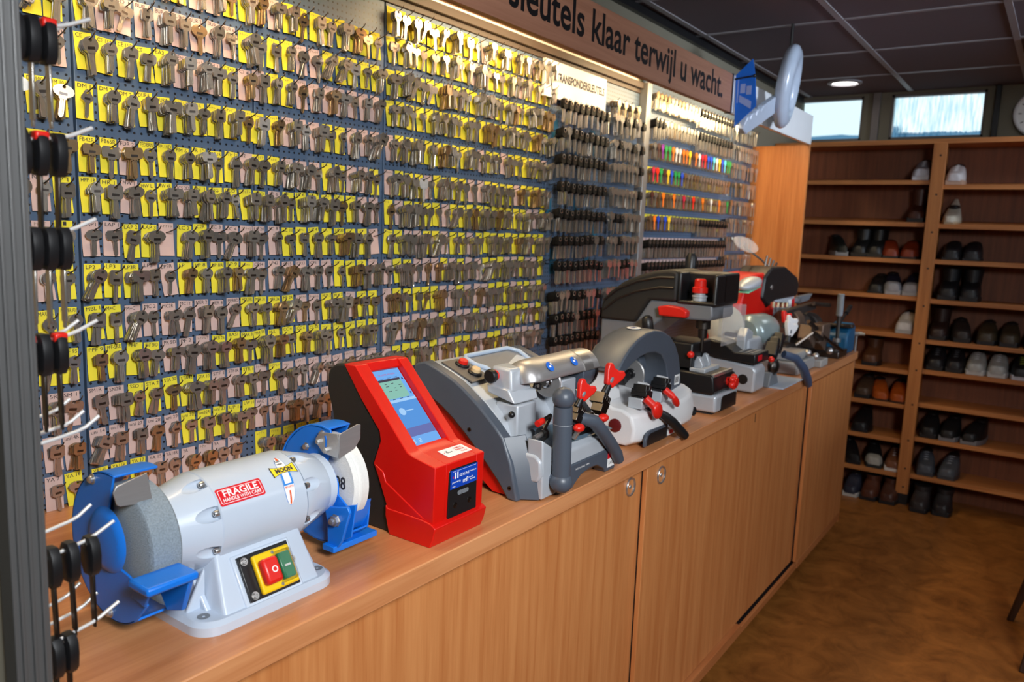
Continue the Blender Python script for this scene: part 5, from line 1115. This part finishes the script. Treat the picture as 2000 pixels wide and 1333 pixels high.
def shoe(label, x, z, kind, up, sole=(26,24,24), toe=None, lace=None, y=None, yaw=0.0, sc=1.0, shaft=.20, tl=0.0):
    """a single shoe, its toe towards the viewer (-y)"""
    yt = SY + .012 if y is None else y
    T = thing('boot' if kind == 'boot' else 'shoe', label, 'boot' if kind == 'boot' else 'shoe', (x, yt+.11, z), 'shoes on the rack')
    L = .205*sc; W = .092*sc
    def wid(t): return W/2*(.50+.50*sin(pi*min(1, (t*.92+.10))**.75))*(1-.10*max(0, t-.5)) if kind != 'pump' else W/2*(.28+.72*sin(pi*min(1, t*.85+.10)))*.92
    def hei(t):
        if kind == 'pump': return .030+.018*t + (.02*max(0, t-.55)/.45)
        a = .042 + .040*min(1, max(0, (t-.18)/.35))
        return a + (.012 if kind != 'loafer' else -.004)*max(0, (t-.5)/.5)
    def P(t, a, b): return V((x + cos(yaw)*a - sin(yaw)*(t*L), yt + sin(yaw)*a*.0 + t*L, z + b))
    st = .014 if kind in ('dress','loafer','pump') else .024
    hl = .055 if kind == 'pump' else 0
    rings = []
    for k in range(9):
        t = k/8; w = wid(t)*1.05; e = hl*max(0, (t-.35)/.65)**1.3
        rings.append([P(t,-w,e), P(t,w,e), P(t,w,e+st), P(t,-w,e+st)])
    mb = MB().loft(rings)
    if kind == 'pump': mb.loft([[P(.88,-.01,0),P(.88,.01,0),P(.94,.01,0),P(.94,-.01,0)],[P(.80,-.022,hl),P(.80,.022,hl),P(1,.022,hl),P(1,-.022,hl)]])
    mk('sole', mb, sm(sole), T, bevel=.002)
    rings = []; n = 14
    for k in range(-1, 10):
        t = max(-.018, k/9 - (.0 if k else .006)); w = wid(max(0,t))*(.98 if 0 < k < 9 else .52 if k < 0 else .80); h = hei(max(0,t))*sc*(.52 if k < 0 else .86 if k == 0 else 1); e = hl*max(0, (t-.35)/.65)**1.3 + st*.8
        top = .55 if t < .35 else .42
        rings.append([P(t, w*(abs(cos(pi*i/(n-1)))**top)*(1 if i < n/2 else -1), e + h*(max(0.0, sin(pi*i/(n-1)))**.8)) for i in range(n)])
    u = mk('upper', MB().loft(rings), sm(up), T, smooth=60)
    # dark opening
    zc = hei(.78)*sc + st*.8 + hl*.55
    if kind == 'boot':
        rr = []
        for k in range(6):
            q = k/5; tc_ = .66 + .02*q; rx = .034*sc*(1+.25*q); ry = .050*sc*(1+.12*q)
            rr.append([V((x + cos(2*pi*i/18)*rx - sin(yaw)*tc_*L, yt + tc_*L + sin(2*pi*i/18)*ry, z + .055 + q*shaft)) for i in range(18)])
        mk('shaft', MB().loft(rr), sm(up), T, smooth=60)
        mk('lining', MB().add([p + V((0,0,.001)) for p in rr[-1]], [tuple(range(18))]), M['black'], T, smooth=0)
    else:
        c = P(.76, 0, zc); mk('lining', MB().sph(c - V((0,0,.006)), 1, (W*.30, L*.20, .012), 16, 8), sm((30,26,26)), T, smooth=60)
    if toe: mk('toe_cap', MB().loft([[p + (p - P((k-1)/9,0,.02))*.03 + V((0,-.0015,0)) for p in rings[k]] for k in range(4)]), sm(toe), u, smooth=60)
    if lace:
        mb = MB()
        for k in range(4): t = .30+.08*k; mb.tube([P(t,-.020*sc,hei(t)*sc+st*.8-.006), P(t,0,hei(t)*sc+st*.8+.002), P(t+.03,.020*sc,hei(t)*sc+st*.8-.006)], .0028, 6)
        mk('laces', mb, sm(lace), T)
    return T
bk = (26,25,28); br = (72,42,30); wh = (206,204,208)
S = lambda lst, i: lst[i] + .0115
shoe('white sneaker at the right end of the topmost left shelf', .672, S(LZ,0), 'sneaker', (150,146,158), wh, toe=(198,198,206), lace=wh)
shoe('white lace-up sneaker at the left end of the topmost right shelf', .822, S(RZ_,0), 'sneaker', wh, (190,160,140), lace=(236,236,238))
shoe('tall brown boot alone on the second left shelf', .668, S(LZ,1), 'boot', (74,36,24), bk, shaft=.115)
shoe('cream slingback shoe alone on the second right shelf', .822, S(RZ_,1), 'pump', (206,200,184), (180,160,130))
shoe('black trainer with a white side stripe, leftmost on the third left shelf', .335, S(LZ,2), 'sneaker', (24,28,26), (150,150,152), yaw=.5)
shoe('left boot of the black pair on the third left shelf', .415, S(LZ,2), 'boot', (20,20,22), bk, shaft=.09)
shoe('right boot of the black pair on the third left shelf', .492, S(LZ,2), 'boot', (20,20,22), bk, shaft=.09)
shoe('left shoe of the red-brown leather pair on the third left shelf', .572, S(LZ,2), 'loafer', (132,48,22), bk, yaw=.2)
shoe('right shoe of the red-brown leather pair on the third left shelf', .655, S(LZ,2), 'loafer', (132,48,22), bk)
shoe('left shoe of the plain black pair on the third right shelf', .845, S(RZ_,2), 'loafer', bk, bk)
shoe('right shoe of the plain black pair on the third right shelf', .935, S(RZ_,2), 'loafer', bk, bk)
shoe('single black shoe left of the navy pair on the fourth left shelf', .515, S(LZ,3), 'dress', (24,22,24), bk, sc=.95)
shoe('left shoe of the navy pair with white toes on the fourth left shelf', .602, S(LZ,3), 'sneaker', (22,24,44), (160,160,166), toe=(150,150,160), yaw=.2)
shoe('right shoe of the navy pair with white toes on the fourth left shelf', .683, S(LZ,3), 'sneaker', (22,24,44), (160,160,166), toe=(150,150,160))
shoe('left boot of the shiny black pair on the fourth right shelf', .848, S(RZ_,3), 'boot', (24,24,27), bk, shaft=.10, sc=1.05)
shoe('right boot of the shiny black pair on the fourth right shelf', .945, S(RZ_,3), 'boot', (24,24,27), bk, shaft=.10, sc=1.05)
shoe('white running shoe alone on the fifth left shelf', .672, S(LZ,4), 'sneaker', (200,196,194), (170,170,174), toe=wh, lace=wh)
shoe('dark brown boot next to the post on the fifth right shelf', .828, S(RZ_,4), 'boot', (46,28,24), bk, shaft=.10)
shoe('black brown shoe second from the post on the fifth right shelf', .938, S(RZ_,4), 'sneaker', (44,36,34), bk, yaw=.15)
shoe('left shoe of the olive brown pair on the fifth right shelf', 1.040, S(RZ_,4), 'sneaker', (66,54,38), bk)
shoe('right shoe of the olive brown pair on the fifth right shelf', 1.135, S(RZ_,4), 'sneaker', (66,54,38), bk)
shoe('brown shoe cut by the picture edge on the fifth right shelf', 1.245, S(RZ_,4), 'dress', (58,46,42), bk)
shoe('brown leather boot half hidden by the vice on the sixth left shelf', .525, S(LZ,5), 'boot', (86,52,32), bk, shaft=.08)
shoe('left shoe of the black laced pair on the sixth right shelf', .832, S(RZ_,5), 'sneaker', (28,26,30), bk, lace=(90,90,96))
shoe('right shoe of the black laced pair on the sixth right shelf', .918, S(RZ_,5), 'sneaker', (28,26,30), bk, lace=(90,90,96))
shoe('left shoe of the pale grey trainers on the sixth right shelf', 1.010, S(RZ_,5), 'sneaker', (168,168,166), (190,190,190), lace=(200,200,204))
shoe('right shoe of the pale grey trainers on the sixth right shelf', 1.103, S(RZ_,5), 'sneaker', (168,168,166), (190,190,190), lace=(200,200,204))
shoe('left shoe of the black trainers with white soles on the sixth right shelf', 1.203, S(RZ_,5), 'sneaker', (28,28,32), (190,190,200), lace=(150,160,60))
shoe('right shoe of the black trainers with white soles on the sixth right shelf', 1.297, S(RZ_,5), 'sneaker', (28,28,32), (190,190,200), lace=(150,160,60))
shoe('dark mottled brown shoe left of the tan pair on the seventh left shelf', .505, S(LZ,6), 'sneaker', (70,52,40), bk)
shoe('left shoe of the polished tan pair on the seventh left shelf', .600, S(LZ,6), 'dress', (168,78,24), (60,34,20), yaw=.25)
shoe('right shoe of the polished tan pair on the seventh left shelf', .682, S(LZ,6), 'dress', (168,78,24), (60,34,20), yaw=.1)
shoe('single black shoe on the eighth left shelf', .510, S(LZ,7), 'dress', (24,23,26), bk, sc=1.1)
shoe('leftmost of three black trainers on the eighth right shelf', .838, S(RZ_,7), 'sneaker', (24,24,26), bk)
shoe('middle of three black trainers on the eighth right shelf', .925, S(RZ_,7), 'sneaker', (24,24,26), (120,120,126), yaw=-.1)
shoe('rightmost of three black trainers on the eighth right shelf', 1.020, S(RZ_,7), 'sneaker', (24,24,26), (120,120,126), yaw=-.25)
shoe('black shoe at the left of the lowest left shelf', .500, S(LZ,8), 'sneaker', (24,24,26), bk, yaw=.4)
shoe('black slipper with a white band on the lowest left shelf', .600, S(LZ,8), 'sneaker', (26,27,28), (40,44,44), toe=(170,168,160), yaw=.2)
shoe('brown sneaker with a white sole on the lowest left shelf', .690, S(LZ,8), 'sneaker', (120,74,50), (214,210,206), lace=wh)
shoe('left shoe of the grey laced pair on the lowest right shelf', .845, S(RZ_,8), 'sneaker', (80,84,92), (60,62,68), lace=(160,164,172), yaw=.1)
shoe('right shoe of the grey laced pair on the lowest right shelf', .940, S(RZ_,8), 'sneaker', (80,84,92), (60,62,68), lace=(160,164,172), yaw=-.1)
shoe('navy canvas shoe with a white sole on the floor under the rack', .512, .0005, 'sneaker', (40,42,56), (190,186,180), y=4.36, sc=.95)
shoe('left boot of the brown pair on the floor under the rack', .602, .0005, 'boot', (84,44,28), bk, y=4.36, shaft=.06)
shoe('right boot of the brown pair on the floor under the rack', .695, .0005, 'boot', (70,38,26), bk, y=4.36, shaft=.06)
shoe('left boot of the grey-black pair on the floor right of the post', .845, .0005, 'boot', (46,40,40), bk, y=4.33, shaft=.06)
shoe('right boot of the grey-black pair on the floor right of the post', .945, .0005, 'boot', (34,30,32), bk, y=4.35, shaft=.06)
# ------------------------------------------------------------------ car keys on hooks behind the left end panel
def panel_hook(x, z, n_lab, tip=.388):
    h = mk('peg_hook', MB().tube([(x,.311,z-.012),(x,.345,z-.0075),(x,.366,z-.004),(x,.375,z-.001),(x,tip,z+.008)], .0019, 8), M['pale_wire'], smooth=60)
    return tag(h, n_lab, 'hook', 'hooks on the end panel')
def fob(x, y, z, label, red=False, cut=0, rot=0.0):
    T = thing('car_key', label, 'car key', (x, y, z), 'car keys on the end panel')
    hw, hh = .0125, .021; mb = MB(); R3 = RY(rot)
    out = [(-.006,.021),(.006,.021),(.0115,.014),(.0130,.002),(.0115,-.012),(.006,-.019),(-.006,-.019),(-.0115,-.012),(-.0130,.002),(-.0115,.014)]
    rings = []
    for dy, k in ((-.0058,.72),(-.0042,.96),(0,1.0),(.0042,.96),(.0058,.72)):
        rings.append([V((x,y,z)) + R3 @ V((a*k, dy, b_*(.5+.5*k))) for a, b_ in out])
    hd = mk('head', MB().loft(rings), M['black'], T, smooth=50)
    mk('eyelet', MB().lathe(V((x,y,z))+V((0,-.0062,.0135)), (0,1,0), [(0,.0042),(.0124,.0042),(.0124,.0026),(0,.0026),(0,.0042)], 12, cap=False), M['steel_dark'], hd)
    c = V((x,y,z))
    mk('blade', MB().box(c+R3@V((0,0,-.043)), (.0085,.0024,.052), R3).box(c+R3@V((0,0,-.070)), (.0045,.0022,.010), R3), M['steel_dark'] if cut else M['nickel'], T, bevel=.0006)
    if red: mk('red_tab', MB().box(c+R3@V((.004,0,.0165)), (.010,.0126,.009), R3), M['red_knob'], hd, bevel=.002)
    return T
ROWS_P = [(.548,1.530,[(.328,0),(.341,0),(.355,1)],'top'), (.545,1.431,[(.330,0),(.345,1),(.361,0)],'second'), (.545,1.345,[(.322,0),(.336,0),(.349,0),(.362,0)],'third'), (.540,1.245,[(.328,1),(.342,0),(.356,1)],'fourth'), (.558,1.041,[(.333,0),(.350,0),(.370,0)],'sixth'), (.562,.955,[(.330,0),(.343,0)],'lowest')]
for x, z, ks, nm in ROWS_P:
    panel_hook(x, z, 'bright steel hook holding black car keys, %s row on the end panel' % nm, .394)
    for i, (y, red) in enumerate(ks):
        which = ('nearest the panel', 'second from the panel', 'third from the panel', 'at the hook tip')[i if i < len(ks)-1 else 3]
        if len(ks) == 2: which = ('nearest the panel', 'at the hook tip')[i]
        fob(x, y, z-.0215 if nm != 'lowest' else z-.026, 'black car key%s %s, %s row, end panel' % (' with a red tab' if red else '', which, nm), red, nm in ('lowest','fourth','sixth','second'), rng.uniform(-.06,.06))
for x, z, lab in ((.520,1.528,'short bright hook tip under the top row of car keys'), (.515,1.243,'bare bright hook behind the fourth row of car keys'), (.548,1.150,'longest of the bare bright hooks between the fourth and sixth rows'), (.518,1.150,'middle of the bare bright hooks between the fourth and sixth rows'), (.490,1.158,'shortest of the bare bright hooks between the fourth and sixth rows'),
                  (.525,1.052,'bare bright hook just behind the sixth row of car keys'), (.495,.957,'shorter bare hook in front of the blue guard'), (.530,.957,'longer bare hook in front of the blue guard')):
    panel_hook(x, z, lab)
# ------------------------------------------------------------------ light
w = bpy.data.worlds.new('world'); bpy.context.scene.world = w; w.use_nodes = True
nt = w.node_tree; bg = nt.nodes['Background']; bg.inputs[0].default_value = (.82,.93,.98,1); bg.inputs[1].default_value = 1.25
def area(name, loc, target, size, power, col, sy=None):
    l = bpy.data.lights.new(name, 'AREA'); l.energy = power; l.color = col; l.size = size
    if sy: l.shape = 'RECTANGLE'; l.size_y = sy
    l.spread = radians(115)
    o = bpy.data.objects.new(name, l); C.objects.link(o); o.location = loc
    o.rotation_euler = (V(target)-V(loc)).to_track_quat('-Z', 'Y').to_euler()
    return o
area('shop_lamp', (2.2,.0,2.0), (.45,1.25,.80), .5, 27, (.93,.97,1.0))
area('shop_lamp', (2.3,2.2,2.15), (1.2,2.4,.4), .6, 6, (.92,.95,1.0))
dl = area('daylight', (4.05,2.5,1.9), (.27,3.45,1.86), .8, 9, (.74,.85,1.0)); dl.data.spread = radians(40)
sc = bpy.context.scene
cd.dof.use_dof = True; cd.dof.focus_distance = 1.28; cd.dof.aperture_fstop = 6.3
sc.view_settings.view_transform = 'Standard'; sc.view_settings.look = 'None'; sc.view_settings.gamma = 1; sc.view_settings.use_curve_mapping = False
sc.view_settings.exposure = 0.0
sc.cycles.max_bounces = 6; sc.cycles.caustics_reflective = False; sc.cycles.caustics_refractive = False; sc.cycles.sample_clamp_indirect = 4
